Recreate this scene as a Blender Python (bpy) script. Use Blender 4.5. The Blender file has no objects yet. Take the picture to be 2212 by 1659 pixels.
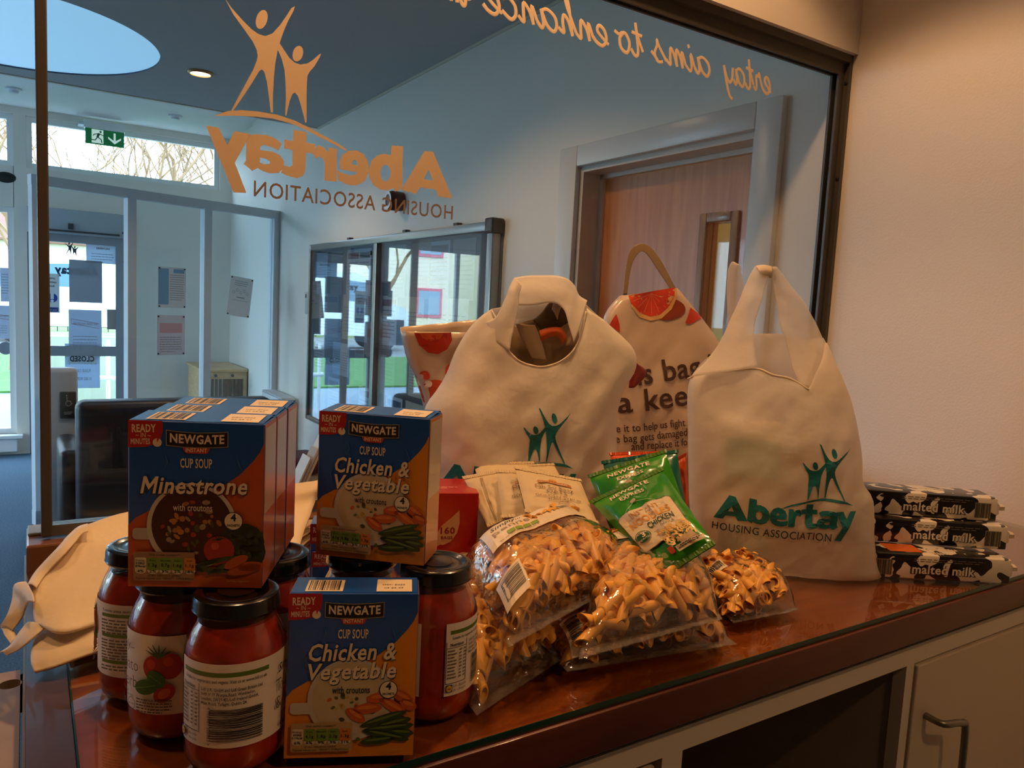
import bpy, bmesh, math, random
from mathutils import Vector, Matrix, noise
from mathutils.geometry import tessellate_polygon

random.seed(7)
scene = bpy.context.scene
COL = scene.collection
PI = math.pi

# ---------------------------------------------------------------- camera
# 2212x1659 frame; the two horizontal vanishing points of the room give lens and pose
W, H = 2212.0, 1659.0
S = 1.07                      # metres per unit: fixed by the 2 m door and 0.78 m counter depth
EYE = 1.498                   # camera height above the floor
VA, VB = Vector((3680 - W/2, 794 - H/2)), Vector((60 - W/2, 609 - H/2))
F = math.sqrt(-VA.dot(VB))
AX = Vector((VA.x, VA.y, F)).normalized()
BY = Vector((VB.x, VB.y, F)).normalized()
UZ = AX.cross(BY)
if UZ.y > 0: UZ = -UZ
CAM = Vector((0, 0, EYE))
cam_d = bpy.data.cameras.new('camera')
cam_d.sensor_width = 36; cam_d.lens = F/W*36; cam_d.clip_start = 0.02; cam_d.clip_end = 300
cam = bpy.data.objects.new('camera', cam_d); COL.objects.link(cam)
right = Vector((AX.x, BY.x, UZ.x)); down = Vector((AX.y, BY.y, UZ.y)); fwd = Vector((AX.z, BY.z, UZ.z))
m = Matrix((right, -down, -fwd)).transposed().to_4x4(); m.translation = CAM
cam.matrix_world = m
scene.camera = cam

def ray(x, y):
    v = Vector((x - W/2, y - H/2, F))
    return Vector((AX.dot(v), BY.dot(v), UZ.dot(v)))
def onz(x, y, z):             # pixel -> point on the horizontal plane at world height z
    d = ray(x, y); return CAM + d*((z - EYE)/d.z)
def onx(x, y, X):
    d = ray(x, y); return d*(X/d.x) + CAM
def ony(x, y, Y):
    d = ray(x, y); return d*(Y/d.y) + CAM
def onp(x, y, p0, n):         # vertical plane through p0 with horizontal normal n
    d = ray(x, y); t = (n[0]*p0[0] + n[1]*p0[1])/(n[0]*d.x + n[1]*d.y); return d*t + CAM

# ---------------------------------------------------------------- view, world, sun
scene.view_settings.view_transform = 'Standard'
scene.view_settings.look = 'None'
scene.view_settings.exposure = 0.0
scene.view_settings.gamma = 1.0
scene.view_settings.use_curve_mapping = False
scene.cycles.max_bounces = 10
scene.cycles.diffuse_bounces = 5
scene.cycles.glossy_bounces = 5
scene.cycles.transparent_max_bounces = 28
scene.cycles.caustics_reflective = False
scene.cycles.caustics_refractive = False
scene.cycles.sample_clamp_indirect = 4.0
scene.cycles.use_denoising = True
world = bpy.data.worlds.new('sky'); scene.world = world; world.use_nodes = True
bg = world.node_tree.nodes['Background']
bg.inputs[0].default_value = (0.55, 0.77, 1.0, 1); bg.inputs[1].default_value = 11.0
sun_d = bpy.data.lights.new('sun', 'SUN'); sun_d.energy = 3.0; sun_d.angle = 0.02; sun_d.color = (1.0, 0.93, 0.8)
sun = bpy.data.objects.new('sun', sun_d); COL.objects.link(sun)
sun.rotation_euler = (math.radians(52), 0, math.radians(-24)); sun.location = (0, -5, 12)
sun['label'] = 'low winter sun over the street outside'; sun['category'] = 'light'
WARM = (1.0, 0.53, 0.23)

# ---------------------------------------------------------------- materials
def lin(c):
    if isinstance(c, str):
        c = [int(c[i:i+2], 16)/255 for i in (0, 2, 4)]
    return tuple((x/12.92 if x <= .04045 else ((x + .055)/1.055)**2.4) for x in c[:3])
MATS = {}
def mat(name, col, rough=.5, spec=.5, metal=0, coat=0, var=0, vscale=20, bump=0, bscale=60, trans=0, emit=0, sheen=0, stretch=None):
    """principled material with optional procedural colour variation and relief"""
    if name in MATS: return MATS[name]
    M = bpy.data.materials.new(name); M.use_nodes = True
    nt = M.node_tree; b = nt.nodes['Principled BSDF']; c = lin(col)
    b.inputs['Base Color'].default_value = (*c, 1); b.inputs['Roughness'].default_value = rough
    b.inputs['Specular IOR Level'].default_value = spec; b.inputs['Metallic'].default_value = metal
    b.inputs['Coat Weight'].default_value = coat; b.inputs['Coat Roughness'].default_value = .06
    if sheen: b.inputs['Sheen Weight'].default_value = sheen
    if emit:
        b.inputs['Emission Color'].default_value = (*c, 1); b.inputs['Emission Strength'].default_value = emit
    if var or bump:
        tc = nt.nodes.new('ShaderNodeTexCoord'); mp = nt.nodes.new('ShaderNodeMapping')
        if stretch: mp.inputs['Scale'].default_value = stretch
        nt.links.new(tc.outputs['Object'], mp.inputs[0])
    if var:
        n = nt.nodes.new('ShaderNodeTexNoise'); n.inputs['Scale'].default_value = vscale; n.inputs['Detail'].default_value = 5
        r = nt.nodes.new('ShaderNodeValToRGB')
        r.color_ramp.elements[0].position = .3; r.color_ramp.elements[1].position = .7
        r.color_ramp.elements[0].color = (*[x*(1 - var) for x in c], 1); r.color_ramp.elements[1].color = (*[min(1, x*(1 + var)) for x in c], 1)
        nt.links.new(mp.outputs[0], n.inputs['Vector']); nt.links.new(n.outputs['Fac'], r.inputs[0]); nt.links.new(r.outputs[0], b.inputs['Base Color'])
    if bump:
        n2 = nt.nodes.new('ShaderNodeTexNoise'); n2.inputs['Scale'].default_value = bscale; n2.inputs['Detail'].default_value = 3
        bp = nt.nodes.new('ShaderNodeBump'); bp.inputs['Strength'].default_value = min(1, bump); bp.inputs['Distance'].default_value = .002*max(1, bump)
        nt.links.new(mp.outputs[0], n2.inputs['Vector']); nt.links.new(n2.outputs['Fac'], bp.inputs['Height']); nt.links.new(bp.outputs[0], b.inputs['Normal'])
    if trans:                 # thin translucent cloth / paper
        out = nt.nodes['Material Output']; tr = nt.nodes.new('ShaderNodeBsdfTranslucent'); mx = nt.nodes.new('ShaderNodeMixShader')
        tr.inputs[0].default_value = (*c, 1); mx.inputs[0].default_value = trans
        nt.links.new(b.outputs[0], mx.inputs[1]); nt.links.new(tr.outputs[0], mx.inputs[2]); nt.links.new(mx.outputs[0], out.inputs[0])
    MATS[name] = M; return M
def film(name, tint=(1, 1, 1), rough=.03, ior=1.45, haze=0, hcol=(.8, .8, .8), bump=0, bscale=60, gain=1.0):
    """thin clear sheet: transparent with fresnel reflection and a little haze"""
    if name in MATS: return MATS[name]
    M = bpy.data.materials.new(name); M.use_nodes = True; nt = M.node_tree
    for n in list(nt.nodes):
        if n.type != 'OUTPUT_MATERIAL': nt.nodes.remove(n)
    out = [n for n in nt.nodes if n.type == 'OUTPUT_MATERIAL'][0]
    t = nt.nodes.new('ShaderNodeBsdfTransparent'); t.inputs[0].default_value = (*tint, 1)
    g = nt.nodes.new('ShaderNodeBsdfGlossy'); g.inputs['Roughness'].default_value = rough
    # Schlick reflectance from the angle, the same for both faces of the thin sheet
    geo = nt.nodes.new('ShaderNodeNewGeometry'); dt = nt.nodes.new('ShaderNodeVectorMath'); dt.operation = 'DOT_PRODUCT'
    nt.links.new(geo.outputs['Incoming'], dt.inputs[0]); nt.links.new(geo.outputs['Normal'], dt.inputs[1])
    def mth(op, x, y=None, cl=False):
        q = nt.nodes.new('ShaderNodeMath'); q.operation = op; q.use_clamp = cl
        for k, val in enumerate((x, y)):
            if val is None: continue
            if isinstance(val, (int, float)): q.inputs[k].default_value = val
            else: nt.links.new(val, q.inputs[k])
        return q.outputs[0]
    f0 = ((ior - 1)/(ior + 1))**2
    fres = mth('ADD', mth('MULTIPLY', mth('POWER', mth('SUBTRACT', 1.0, mth('ABSOLUTE', dt.outputs['Value']), True), 5.0), (1 - f0)*gain), f0*gain, True)
    mx = nt.nodes.new('ShaderNodeMixShader'); src = t.outputs[0]
    if haze:
        d = nt.nodes.new('ShaderNodeBsdfDiffuse'); d.inputs[0].default_value = (*hcol, 1)
        m0 = nt.nodes.new('ShaderNodeMixShader'); m0.inputs[0].default_value = haze
        nt.links.new(src, m0.inputs[1]); nt.links.new(d.outputs[0], m0.inputs[2]); src = m0.outputs[0]
    fac = fres
    nt.links.new(fac, mx.inputs[0]); nt.links.new(src, mx.inputs[1]); nt.links.new(g.outputs[0], mx.inputs[2]); nt.links.new(mx.outputs[0], out.inputs[0])
    if bump:
        tc = nt.nodes.new('ShaderNodeTexCoord'); n2 = nt.nodes.new('ShaderNodeTexNoise'); n2.inputs['Scale'].default_value = bscale; n2.inputs['Detail'].default_value = 3
        bp = nt.nodes.new('ShaderNodeBump'); bp.inputs['Strength'].default_value = bump; bp.inputs['Distance'].default_value = .004
        nt.links.new(tc.outputs['Object'], n2.inputs['Vector']); nt.links.new(n2.outputs['Fac'], bp.inputs['Height'])
        nt.links.new(bp.outputs[0], g.inputs['Normal']); nt.links.new(bp.outputs[0], dt.inputs[1])
    MATS[name] = M; return M
def emis(name, col, strength):
    if name in MATS: return MATS[name]
    M = bpy.data.materials.new(name); M.use_nodes = True; nt = M.node_tree
    b = nt.nodes['Principled BSDF']; c = lin(col); b.inputs['Base Color'].default_value = (*c, 1)
    b.inputs['Emission Color'].default_value = (*c, 1); b.inputs['Emission Strength'].default_value = strength
    MATS[name] = M; return M
def wood(name, c1, c2, rough=.35, coat=0, scale=9, axis=(1, 12, 12)):
    if name in MATS: return MATS[name]
    M = bpy.data.materials.new(name); M.use_nodes = True; nt = M.node_tree; b = nt.nodes['Principled BSDF']
    tc = nt.nodes.new('ShaderNodeTexCoord'); mp = nt.nodes.new('ShaderNodeMapping'); mp.inputs['Scale'].default_value = axis
    n = nt.nodes.new('ShaderNodeTexNoise'); n.inputs['Scale'].default_value = scale; n.inputs['Detail'].default_value = 7; n.inputs['Distortion'].default_value = .6
    r = nt.nodes.new('ShaderNodeValToRGB'); r.color_ramp.elements[0].position = .35; r.color_ramp.elements[1].position = .68
    r.color_ramp.elements[0].color = (*lin(c1), 1); r.color_ramp.elements[1].color = (*lin(c2), 1)
    nt.links.new(tc.outputs['Object'], mp.inputs[0]); nt.links.new(mp.outputs[0], n.inputs['Vector']); nt.links.new(n.outputs['Fac'], r.inputs[0]); nt.links.new(r.outputs[0], b.inputs['Base Color'])
    b.inputs['Roughness'].default_value = rough; b.inputs['Coat Weight'].default_value = coat
    MATS[name] = M; return M

# ---------------------------------------------------------------- mesh helpers
MW = {}                       # world matrix of every parent we make
class MB:
    def __init__(s): s.v = []; s.f = []
    def add(s, vs, fs):
        o = len(s.v); s.v += [Vector(v) for v in vs]; s.f += [[i + o for i in f] for f in fs]; return s
    def box(s, x0, x1, y0, y1, z0, z1):
        return s.add([(x, y, z) for x in (x0, x1) for y in (y0, y1) for z in (z0, z1)],
                     [(0, 1, 3, 2), (4, 6, 7, 5), (0, 4, 5, 1), (2, 3, 7, 6), (0, 2, 6, 4), (1, 5, 7, 3)])
    def bbox(s, x0, x1, y0, y1, z0, z1, b=.004, seg=2):     # box with rounded edges
        bm = bmesh.new(); bmesh.ops.create_cube(bm, size=1)
        for v in bm.verts: v.co = Vector(((x0 + x1)/2 + v.co.x*(x1 - x0), (y0 + y1)/2 + v.co.y*(y1 - y0), (z0 + z1)/2 + v.co.z*(z1 - z0)))
        bmesh.ops.bevel(bm, geom=list(bm.edges), offset=b, segments=seg, affect='EDGES', profile=.5, clamp_overlap=True)
        s.bm(bm); return s
    def bm(s, bm):
        bm.verts.index_update(); s.add([v.co.copy() for v in bm.verts], [[v.index for v in f.verts] for f in bm.faces]); bm.free(); return s
    def lathe(s, prof, n=32, c=(0, 0, 0), cap0=False, cap1=False):
        o = len(s.v); k = len(prof)
        for r, z in prof:
            for i in range(n):
                a = 2*PI*i/n; s.v.append(Vector((c[0] + r*math.cos(a), c[1] + r*math.sin(a), c[2] + z)))
        for j in range(k - 1):
            for i in range(n):
                i2 = (i + 1) % n; s.f.append([o + j*n + i, o + j*n + i2, o + (j + 1)*n + i2, o + (j + 1)*n + i])
        if cap0: s.f.append([o + i for i in range(n)][::-1])
        if cap1: s.f.append([o + (k - 1)*n + i for i in range(n)])
        return s
    def tube(s, pts, r, n=8, closed=False, cap=True):
        pts = [Vector(p) for p in pts]; o = len(s.v); k = len(pts); rr = r if isinstance(r, (list, tuple)) else [r]*k
        up = None
        for j, p in enumerate(pts):
            t = (pts[(j + 1) % k] - pts[j - 1]) if closed else (pts[min(j + 1, k - 1)] - pts[max(j - 1, 0)])
            t.normalize()
            if up is None: up = t.orthogonal().normalized()
            up = (up - t*up.dot(t)); up = up.normalized() if up.length > 1e-6 else t.orthogonal().normalized()
            w = t.cross(up)
            for i in range(n):
                a = 2*PI*i/n; s.v.append(p + (up*math.cos(a) + w*math.sin(a))*rr[j])
        for j in range(k if closed else k - 1):
            for i in range(n):
                a, b2 = o + j*n, o + ((j + 1) % k)*n; s.f.append([a + i, a + (i + 1) % n, b2 + (i + 1) % n, b2 + i])
        if cap and not closed:
            s.f.append([o + i for i in range(n)][::-1]); s.f.append([o + (k - 1)*n + i for i in range(n)])
        return s
    def prism(s, poly, y0, y1, plane='xz'):
        """extrude a 2D polygon: plane xz (depth y), xy (depth z) or yz (depth x)"""
        n = len(poly)
        def P(p, d): return {'xz': (p[0], d, p[1]), 'xy': (p[0], p[1], d), 'yz': (d, p[0], p[1])}[plane]
        tr = tessellate_polygon([[Vector((p[0], p[1], 0)) for p in poly]])
        vs = [P(p, y0) for p in poly] + [P(p, y1) for p in poly]
        fs = [tuple(t) for t in tr] + [tuple(i + n for i in t)[::-1] for t in tr] + [(i, (i + 1) % n, (i + 1) % n + n, i + n) for i in range(n)]
        return s.add(vs, fs)
    def xf(s, M):
        s.v = [M @ v for v in s.v]; return s
    def build(s, name, mt, parent=None, smooth=False, world=False, fix=True):
        me = bpy.data.meshes.new(name)
        vs = s.v
        if world and parent is not None:
            inv = MW[parent.as_pointer()].inverted(); vs = [inv @ v for v in vs]
        me.from_pydata([tuple(v) for v in vs], [], s.f)
        if fix:
            bm = bmesh.new(); bm.from_mesh(me); bmesh.ops.recalc_face_normals(bm, faces=bm.faces); bm.to_mesh(me); bm.free()
        if smooth:
            for p in me.polygons: p.use_smooth = True
            if smooth != 'all':
                try: me.set_sharp_from_angle(angle=math.radians(38))
                except Exception: pass
        if mt: me.materials.append(mt)
        return link(name, me, parent)
def link(name, me, parent=None):
    o = bpy.data.objects.new(name, me); COL.objects.link(o)
    if parent is not None:
        o.parent = parent; MW[o.as_pointer()] = MW.get(parent.as_pointer(), Matrix())
    else: MW[o.as_pointer()] = Matrix()
    return o
def thing(name, label, cat, loc=(0, 0, 0), rotz=0, group=None, rot=None):
    o = bpy.data.objects.new(name, None); COL.objects.link(o); o.empty_display_size = .02
    M = Matrix.Translation(loc) @ (rot.to_4x4() if rot is not None else Matrix.Rotation(rotz, 4, 'Z'))
    o.matrix_world = M; MW[o.as_pointer()] = M
    o['label'] = label; o['category'] = cat
    if group: o['group'] = group
    return o
def tag(o, label, cat, group=None):
    o['label'] = label; o['category'] = cat
    if group: o['group'] = group
    return o
def struct(name, mb, mt, parent=None, label=None, smooth=False):
    o = mb.build(name, mt, parent, smooth)
    if parent is None:
        o['kind'] = 'structure'
        if label: o['label'] = label
    return o
def dup(root, loc=None, M=None, label=None, parent=None):
    r = root.copy(); COL.objects.link(r)
    if parent is not None: r.parent = parent
    if loc is not None: r.location = loc
    if M is not None: r.matrix_world = M
    if label: r['label'] = label
    for ch in list(root.children): dup(ch, parent=r)
    return r
def cr(pts, n):
    """Catmull-Rom samples through points"""
    pts = [Vector(p) for p in pts]; out = []
    for i in range(len(pts) - 1):
        p0, p1, p2, p3 = pts[max(i - 1, 0)], pts[i], pts[i + 1], pts[min(i + 2, len(pts) - 1)]
        for k in range(n):
            t = k/n; out.append(.5*((2*p1) + (p2 - p0)*t + (2*p0 - 5*p1 + 4*p2 - p3)*t*t + (3*p1 - p0 - 3*p2 + p3)*t**3))
    out.append(pts[-1]); return out
def crc(pts, n):
    """closed Catmull-Rom"""
    pts = [Vector(p) for p in pts]; k = len(pts); out = []
    for i in range(k):
        p0, p1, p2, p3 = pts[i - 1], pts[i], pts[(i + 1) % k], pts[(i + 2) % k]
        for j in range(n):
            t = j/n; out.append(.5*((2*p1) + (p2 - p0)*t + (2*p0 - 5*p1 + 4*p2 - p3)*t*t + (3*p1 - p0 - 3*p2 + p3)*t**3))
    return out
def sheet(rows, n=4):
    """smooth surface through a grid of points -> MB (open surface)"""
    rr = [cr(r, n) for r in rows]; cols = list(zip(*rr)); cc = [cr(c, n) for c in cols]
    nu, nv = len(cc), len(cc[0]); mb = MB()
    for c in cc: mb.v += c
    for i in range(nu - 1):
        for j in range(nv - 1): mb.f.append([i*nv + j, (i + 1)*nv + j, (i + 1)*nv + j + 1, i*nv + j + 1])
    return mb
def wrinkle(mb, amp, sc, seed=0, aniso=(1, 1, 1)):
    o = Vector((seed*3.1, seed*1.7, seed*.9)); q = Vector(aniso)
    for v in mb.v:
        w = Vector((v.x*q.x, v.y*q.y, v.z*q.z))*sc + o
        v += noise.noise_vector(w)*amp + noise.noise_vector(w*2.7)*amp*.4
    return mb
def solid(o, t, off=0):
    md = o.modifiers.new('thickness', 'SOLIDIFY'); md.thickness = t; md.offset = off; return o

# ---------------------------------------------------------------- flat print
_txt = {}; _adv = {}
def _raw(s, bold=0.0, shear=0.0, res=2):
    key = (s, bold, shear, res)
    if s == 'M' and bold > 0:             # the font's own M cannot be thickened
        w, x0, x1, h = .092 + 1.7*bold, .073 - bold, .709 + bold, .682 + bold; xm = (x0 + x1)/2
        q = [(x0, -bold), (x0 + w, -bold), (x0 + w, .43), (xm, .13), (x1 - w, .43), (x1 - w, -bold), (x1, -bold), (x1, h), (x1 - w*1.05, h), (xm, .38), (x0 + w*1.05, h), (x0, h)]
        q = [(x + y*shear, y) for x, y in q]; return q, tessellate_polygon([[Vector((x, y, 0)) for x, y in q]])
    if s in 'g%*' and bold > .02: bold = .02 if s != '*' else .012; key = (s, bold, shear, res)
    if key not in _txt:
        cu = bpy.data.curves.new('t', 'FONT'); cu.body = s; cu.size = 1; cu.align_x = 'LEFT'; cu.offset = bold; cu.shear = shear; cu.resolution_u = res
        ob = bpy.data.objects.new('t', cu); me = bpy.data.meshes.new_from_object(ob)
        _txt[key] = ([(v.co.x, v.co.y) for v in me.vertices], [tuple(q.vertices) for q in me.polygons])
        bpy.data.objects.remove(ob); bpy.data.curves.remove(cu); bpy.data.meshes.remove(me)
    return _txt[key]
def _w(s): v = _raw(s)[0]; return max(q[0] for q in v) - min(q[0] for q in v)
def advance(c):
    if c not in _adv: _adv[c] = _w('aca'.replace('c', c)) - _w('aa') if c == ' ' else _w(c + c) - _w(c)
    return _adv[c]
def text2d(s, size=1.0, bold=0.0, shear=0.0, xs=1.0, align='CENTER', space=1.0, res=2):
    """text set glyph by glyph; so that heavy glyphs never merge"""
    off = max(-.02, min(bold, .045)); vs, fs, x = [], [], 0
    for c in s:
        if c != ' ':
            gv, gf = _raw(c, off, shear, res); o = len(vs); vs += [(x + q[0], q[1]) for q in gv]; fs += [tuple(i + o for i in f) for f in gf]
        x += advance(c)*space + max(0, off)*1.5
    if vs:
        lo, hi = min(v[0] for v in vs), max(v[0] for v in vs); sx = {'CENTER': -(lo + hi)/2, 'LEFT': -lo, 'RIGHT': -hi}[align]
        vs = [((v[0] + sx)*size*xs, v[1]*size) for v in vs]
    return vs, fs
class Print:
    """2D print in metres (u right, v up) that is laid on a surface; one mesh part per ink layer"""
    def __init__(s): s.layers = []      # (name, mat, verts, faces)
    def lay(s, name, mt, vs, fs):
        for L in s.layers:
            if L[0] == name and L[1] is mt:
                o = len(L[2]); L[2].extend(vs); L[3].extend([tuple(i + o for i in f) for f in fs]); return s
        s.layers.append([name, mt, list(vs), [tuple(f) for f in fs], True]); return s
    def poly(s, name, mt, pts, holes=()):
        pts = [(p[0], p[1]) for p in pts]
        if holes:
            loops = [pts] + [[(p[0], p[1]) for p in h_] for h_ in holes]; tr = tessellate_polygon([[Vector((x, y, 0)) for x, y in L] for L in loops])
            return s.lay(name, mt, [q for L in loops for q in L], tr)
        return s.lay(name, mt, pts, tessellate_polygon([[Vector((x, y, 0)) for x, y in pts]]))
    def rect(s, name, mt, x0, y0, x1, y1, nx=1):
        vs = []; fs = []
        for i in range(nx + 1):
            x = x0 + (x1 - x0)*i/nx; vs += [(x, y0), (x, y1)]
        for i in range(nx): fs.append((2*i, 2*i + 2, 2*i + 3, 2*i + 1))
        return s.lay(name, mt, vs, fs)
    def ell(s, name, mt, cx, cy, rx, ry=None, rot=0, n=24, a0=0, a1=360):
        ry = rx if ry is None else ry; pts = []
        full = a1 - a0 >= 360
        for i in range(n if full else n + 1):
            a = math.radians(a0 + (a1 - a0)*i/n); x, y = rx*math.cos(a), ry*math.sin(a)
            pts.append((cx + x*math.cos(rot) - y*math.sin(rot), cy + x*math.sin(rot) + y*math.cos(rot)))
        return s.poly(name, mt, pts)
    def rrect(s, name, mt, x0, y0, x1, y1, r):
        pts = []
        for cx, cy, a in ((x1 - r, y1 - r, 0), (x0 + r, y1 - r, 90), (x0 + r, y0 + r, 180), (x1 - r, y0 + r, 270)):
            for k in range(5): q = math.radians(a + 22.5*k); pts.append((cx + r*math.cos(q), cy + r*math.sin(q)))
        return s.poly(name, mt, pts)
    def stroke(s, name, mt, pts, w):
        pts = [Vector((p[0], p[1])) for p in pts]; L, R = [], []
        for i, p in enumerate(pts):
            t = pts[min(i + 1, len(pts) - 1)] - pts[max(i - 1, 0)]; t.normalize() if t.length else None
            nn = Vector((-t.y, t.x)); ww = w[i] if isinstance(w, (list, tuple)) else w
            L.append(p + nn*ww/2); R.append(p - nn*ww/2)
        k = len(pts); vs = [tuple(p) for p in L + R]
        return s.lay(name, mt, vs, [(i, i + k, i + k + 1, i + 1) for i in range(k - 1)])
    def ring(s, name, mt, cx, cy, r, w, n=28):
        return s.stroke(name, mt, [(cx + r*math.cos(2*PI*i/n), cy + r*math.sin(2*PI*i/n)) for i in range(n + 1)], w)
    def text(s, name, mt, t, x, y, size, rot=0, arc=0, fit=None, **k):
        """fit=(width): squeeze to that width. arc: curvature of the baseline"""
        vs, fs = text2d(t, size, **k)
        if fit and vs:
            w = max(v[0] for v in vs) - min(v[0] for v in vs)
            if w > 0: vs = [(v[0]*fit/w, v[1]) for v in vs]
        c, n = math.cos(rot), math.sin(rot)
        vs = [(px, py + arc*px*px) for px, py in vs]
        return s.lay(name, mt, [(x + px*c - py*n, y + px*n + py*c) for px, py in vs], fs)
    def lines(s, name, mt, x0, x1, y0, n, pitch, h, seed=1):
        rd = random.Random(seed)
        for i in range(n):
            x = x0; end = x1 - (x1 - x0)*(.35*rd.random() if i == n - 1 else .06*rd.random())
            while x < end:
                w = (x1 - x0)*(.05 + .09*rd.random()); s.rect(name, mt, x, y0 - i*pitch, min(x + w, end), y0 - i*pitch + h); x += w + (x1 - x0)*.02
        return s
    def bars(s, name, mt, x0, y0, x1, y1, n=26, seed=3, horiz=False):
        rd = random.Random(seed); ws = [rd.choice((1, 1, 2, 3)) for _ in range(2*n)]; tot = sum(ws); p = 0
        for i, w in enumerate(ws):
            a, b = p/tot, (p + w)/tot; p += w
            if i % 2 == 0:
                if horiz: s.rect(name, mt, x0, y0 + (y1 - y0)*a, x1, y0 + (y1 - y0)*b)
                else: s.rect(name, mt, x0 + (x1 - x0)*a, y0, x0 + (x1 - x0)*b, y1)
        return s
    def build(s, parent, fn, maxlen=None, base=0, world=False, step=.00016):
        """fn(u, v, lift) -> point"""
        objs = []
        for i, (name, mt, vs, fs, _) in enumerate(s.layers):
            if maxlen:
                vs = list(vs); out = []; st = []
                for f in fs:
                    for k in range(1, len(f) - 1): st.append((f[0], f[k], f[k + 1]))
                while st:
                    a, b, c = st.pop(); e = [(math.dist(vs[a], vs[b]), a, b, c), (math.dist(vs[b], vs[c]), b, c, a), (math.dist(vs[c], vs[a]), c, a, b)]
                    L, p, q, r = max(e)
                    if L > maxlen:
                        vs.append(((vs[p][0] + vs[q][0])/2, (vs[p][1] + vs[q][1])/2)); mI = len(vs) - 1
                        st += [(p, mI, r), (mI, q, r)]
                    else: out.append((a, b, c))
                fs = out
            mb = MB(); mb.v = [Vector(fn(u, v, base + step*(i + 1))) for u, v in vs]; mb.f = [list(f) for f in fs]
            objs.append(mb.build(name, mt, parent, world=world, fix=False))
        return objs
def ink(col, rough=.45): return mat('ink_' + (col if isinstance(col, str) else 'x'), col, rough)
# ================================================================= the setting
XW, YS, YF = 1.640, 1.171, 7.79        # right wall, glass screen, window wall
ZD, ZU = 2.614, 2.95                   # dark dropped ceiling, upper ceiling
CT = EYE - .3745                       # counter surface
M_wall = mat('wall_paint', 'e8e0d4', .62, .35, bump=.25, bscale=220)
M_white = mat('white_gloss', 'ecebe8', .28, .5)
M_ceil = mat('dark_ceiling_paint', 'c4c4c2', .8, .2, bump=.2, bscale=180)
M_soff = mat('soffit_paint', 'e6e6e2', .7, .3)
M_carpet = mat('blue_carpet', '54687a', .95, .1, var=.35, vscale=140, bump=1, bscale=400)
M_alu = mat('brushed_metal', '8d8a84', .34, .5, metal=.9)
M_greyframe = mat('grey_white_frame', 'd2d6da', .4, .5)
M_glass = film('window_glass', (.95, .98, .99), .01, 1.45)
M_dark = mat('matt_black', '141416', .5)
M_paper = mat('white_paper', 'eceef0', .6, trans=.3)

struct('floor', MB().box(-4.2, XW + 2.3, -3.2, YF + .1, -.05, 0), M_carpet)
# right wall with the door opening, a shallow step near the windows
rw = MB().box(XW, XW + .16, -3.2, 1.408, 0, 3.05).box(XW, XW + .16, 2.183, 6.885, 0, 3.05).box(XW, XW + .16, 1.408, 2.183, 1.995, 3.05).box(XW + .03, XW + .16, 6.885, YF + .2, 0, 3.05)
struct('wall_right', rw, M_wall)
struct('wall_back', MB().box(-4.2, XW + .16, -3.35, -3.2, 0, 2.75), M_wall)
struct('wall_left', MB().box(-4.35, -4.2, -3.35, 4.6, 0, 3.05).box(-4.35, -4.2, 7.3, YF + .2, 0, 3.05).box(-4.35, -4.2, 4.6, 7.3, 0, .25).box(-4.35, -4.2, 4.6, 7.3, 2.55, 3.05), M_wall)
struct('wall_bulkhead_and_blocker', MB().box(-4.2, XW, YS - .035, YS + .06, 2.123, 2.75).box(-4.2, -.75, YS - .035, YS + .06, 0, 2.123), M_wall)  # second box: unseen wall added to keep daylight off the staff side
struct('ceiling_staff', MB().box(-4.2, XW + .16, -3.35, YS - .035, 2.66, 2.75), mat('staff_ceiling', 'e4ddd2', .8))
# far wall around its openings
fw = MB()
for b in ((-4.2, XW + .03, 2.89, 3.05), (1.56, XW + .03, 2.46, 2.89), (-.09, 0, 2.46, 2.89), (-4.2, -2.0, 0, 2.89),
          (-2.0, -.09, 2.12, 2.46), (-2.0, -.094, 0, .18), (-.094, 0, 0, 2.46), (0, XW + .03, 2.14, 2.46), (.745, XW + .03, 0, 2.14)):
    fw.box(b[0], b[1], YF, YF + .18, b[2], b[3])
struct('wall_far', fw, M_wall)
# dropped dark ceiling with the round skylight opening
def ceiling_with_hole(x0, x1, y0, y1, z0, z1, cx, cy, r, n=64):
    mb = MB(); ring = [(cx + r*math.cos(2*PI*i/n), cy + r*math.sin(2*PI*i/n)) for i in range(n)]; outer = []
    for i in range(n):
        a = 2*PI*i/n; c, s_ = math.cos(a), math.sin(a)
        tx = ((x1 if c > 0 else x0) - cx)/c if abs(c) > 1e-6 else 1e9; ty = ((y1 if s_ > 0 else y0) - cy)/s_ if abs(s_) > 1e-6 else 1e9
        t = min(tx, ty); outer.append((cx + t*c, cy + t*s_))
    for z in (z0, z1): mb.v += [Vector((*p, z)) for p in ring] + [Vector((*p, z)) for p in outer]
    for i in range(n):
        j = (i + 1) % n
        mb.f += [[i, j, n + j, n + i], [2*n + i, 3*n + i, 3*n + j, 2*n + j], [i, 2*n + i, 2*n + j, j], [n + i, n + j, 3*n + j, 3*n + i]]
    return mb
ch = MB()
skx, sky_, skr = -.10, 4.27, .665
ch = ceiling_with_hole(skx - .8, skx + .8, sky_ - .78, sky_ + .78, ZD, ZD + .05, skx, sky_, skr, 64)
for b in ((-4.2, XW, YS + .06, sky_ - .78), (-4.2, XW, sky_ + .78, 5.1), (-4.2, skx - .8, sky_ - .78, sky_ + .78), (skx + .8, XW, sky_ - .78, sky_ + .78)):
    ch.box(b[0], b[1], b[2], b[3], ZD, ZD + .05)
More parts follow.
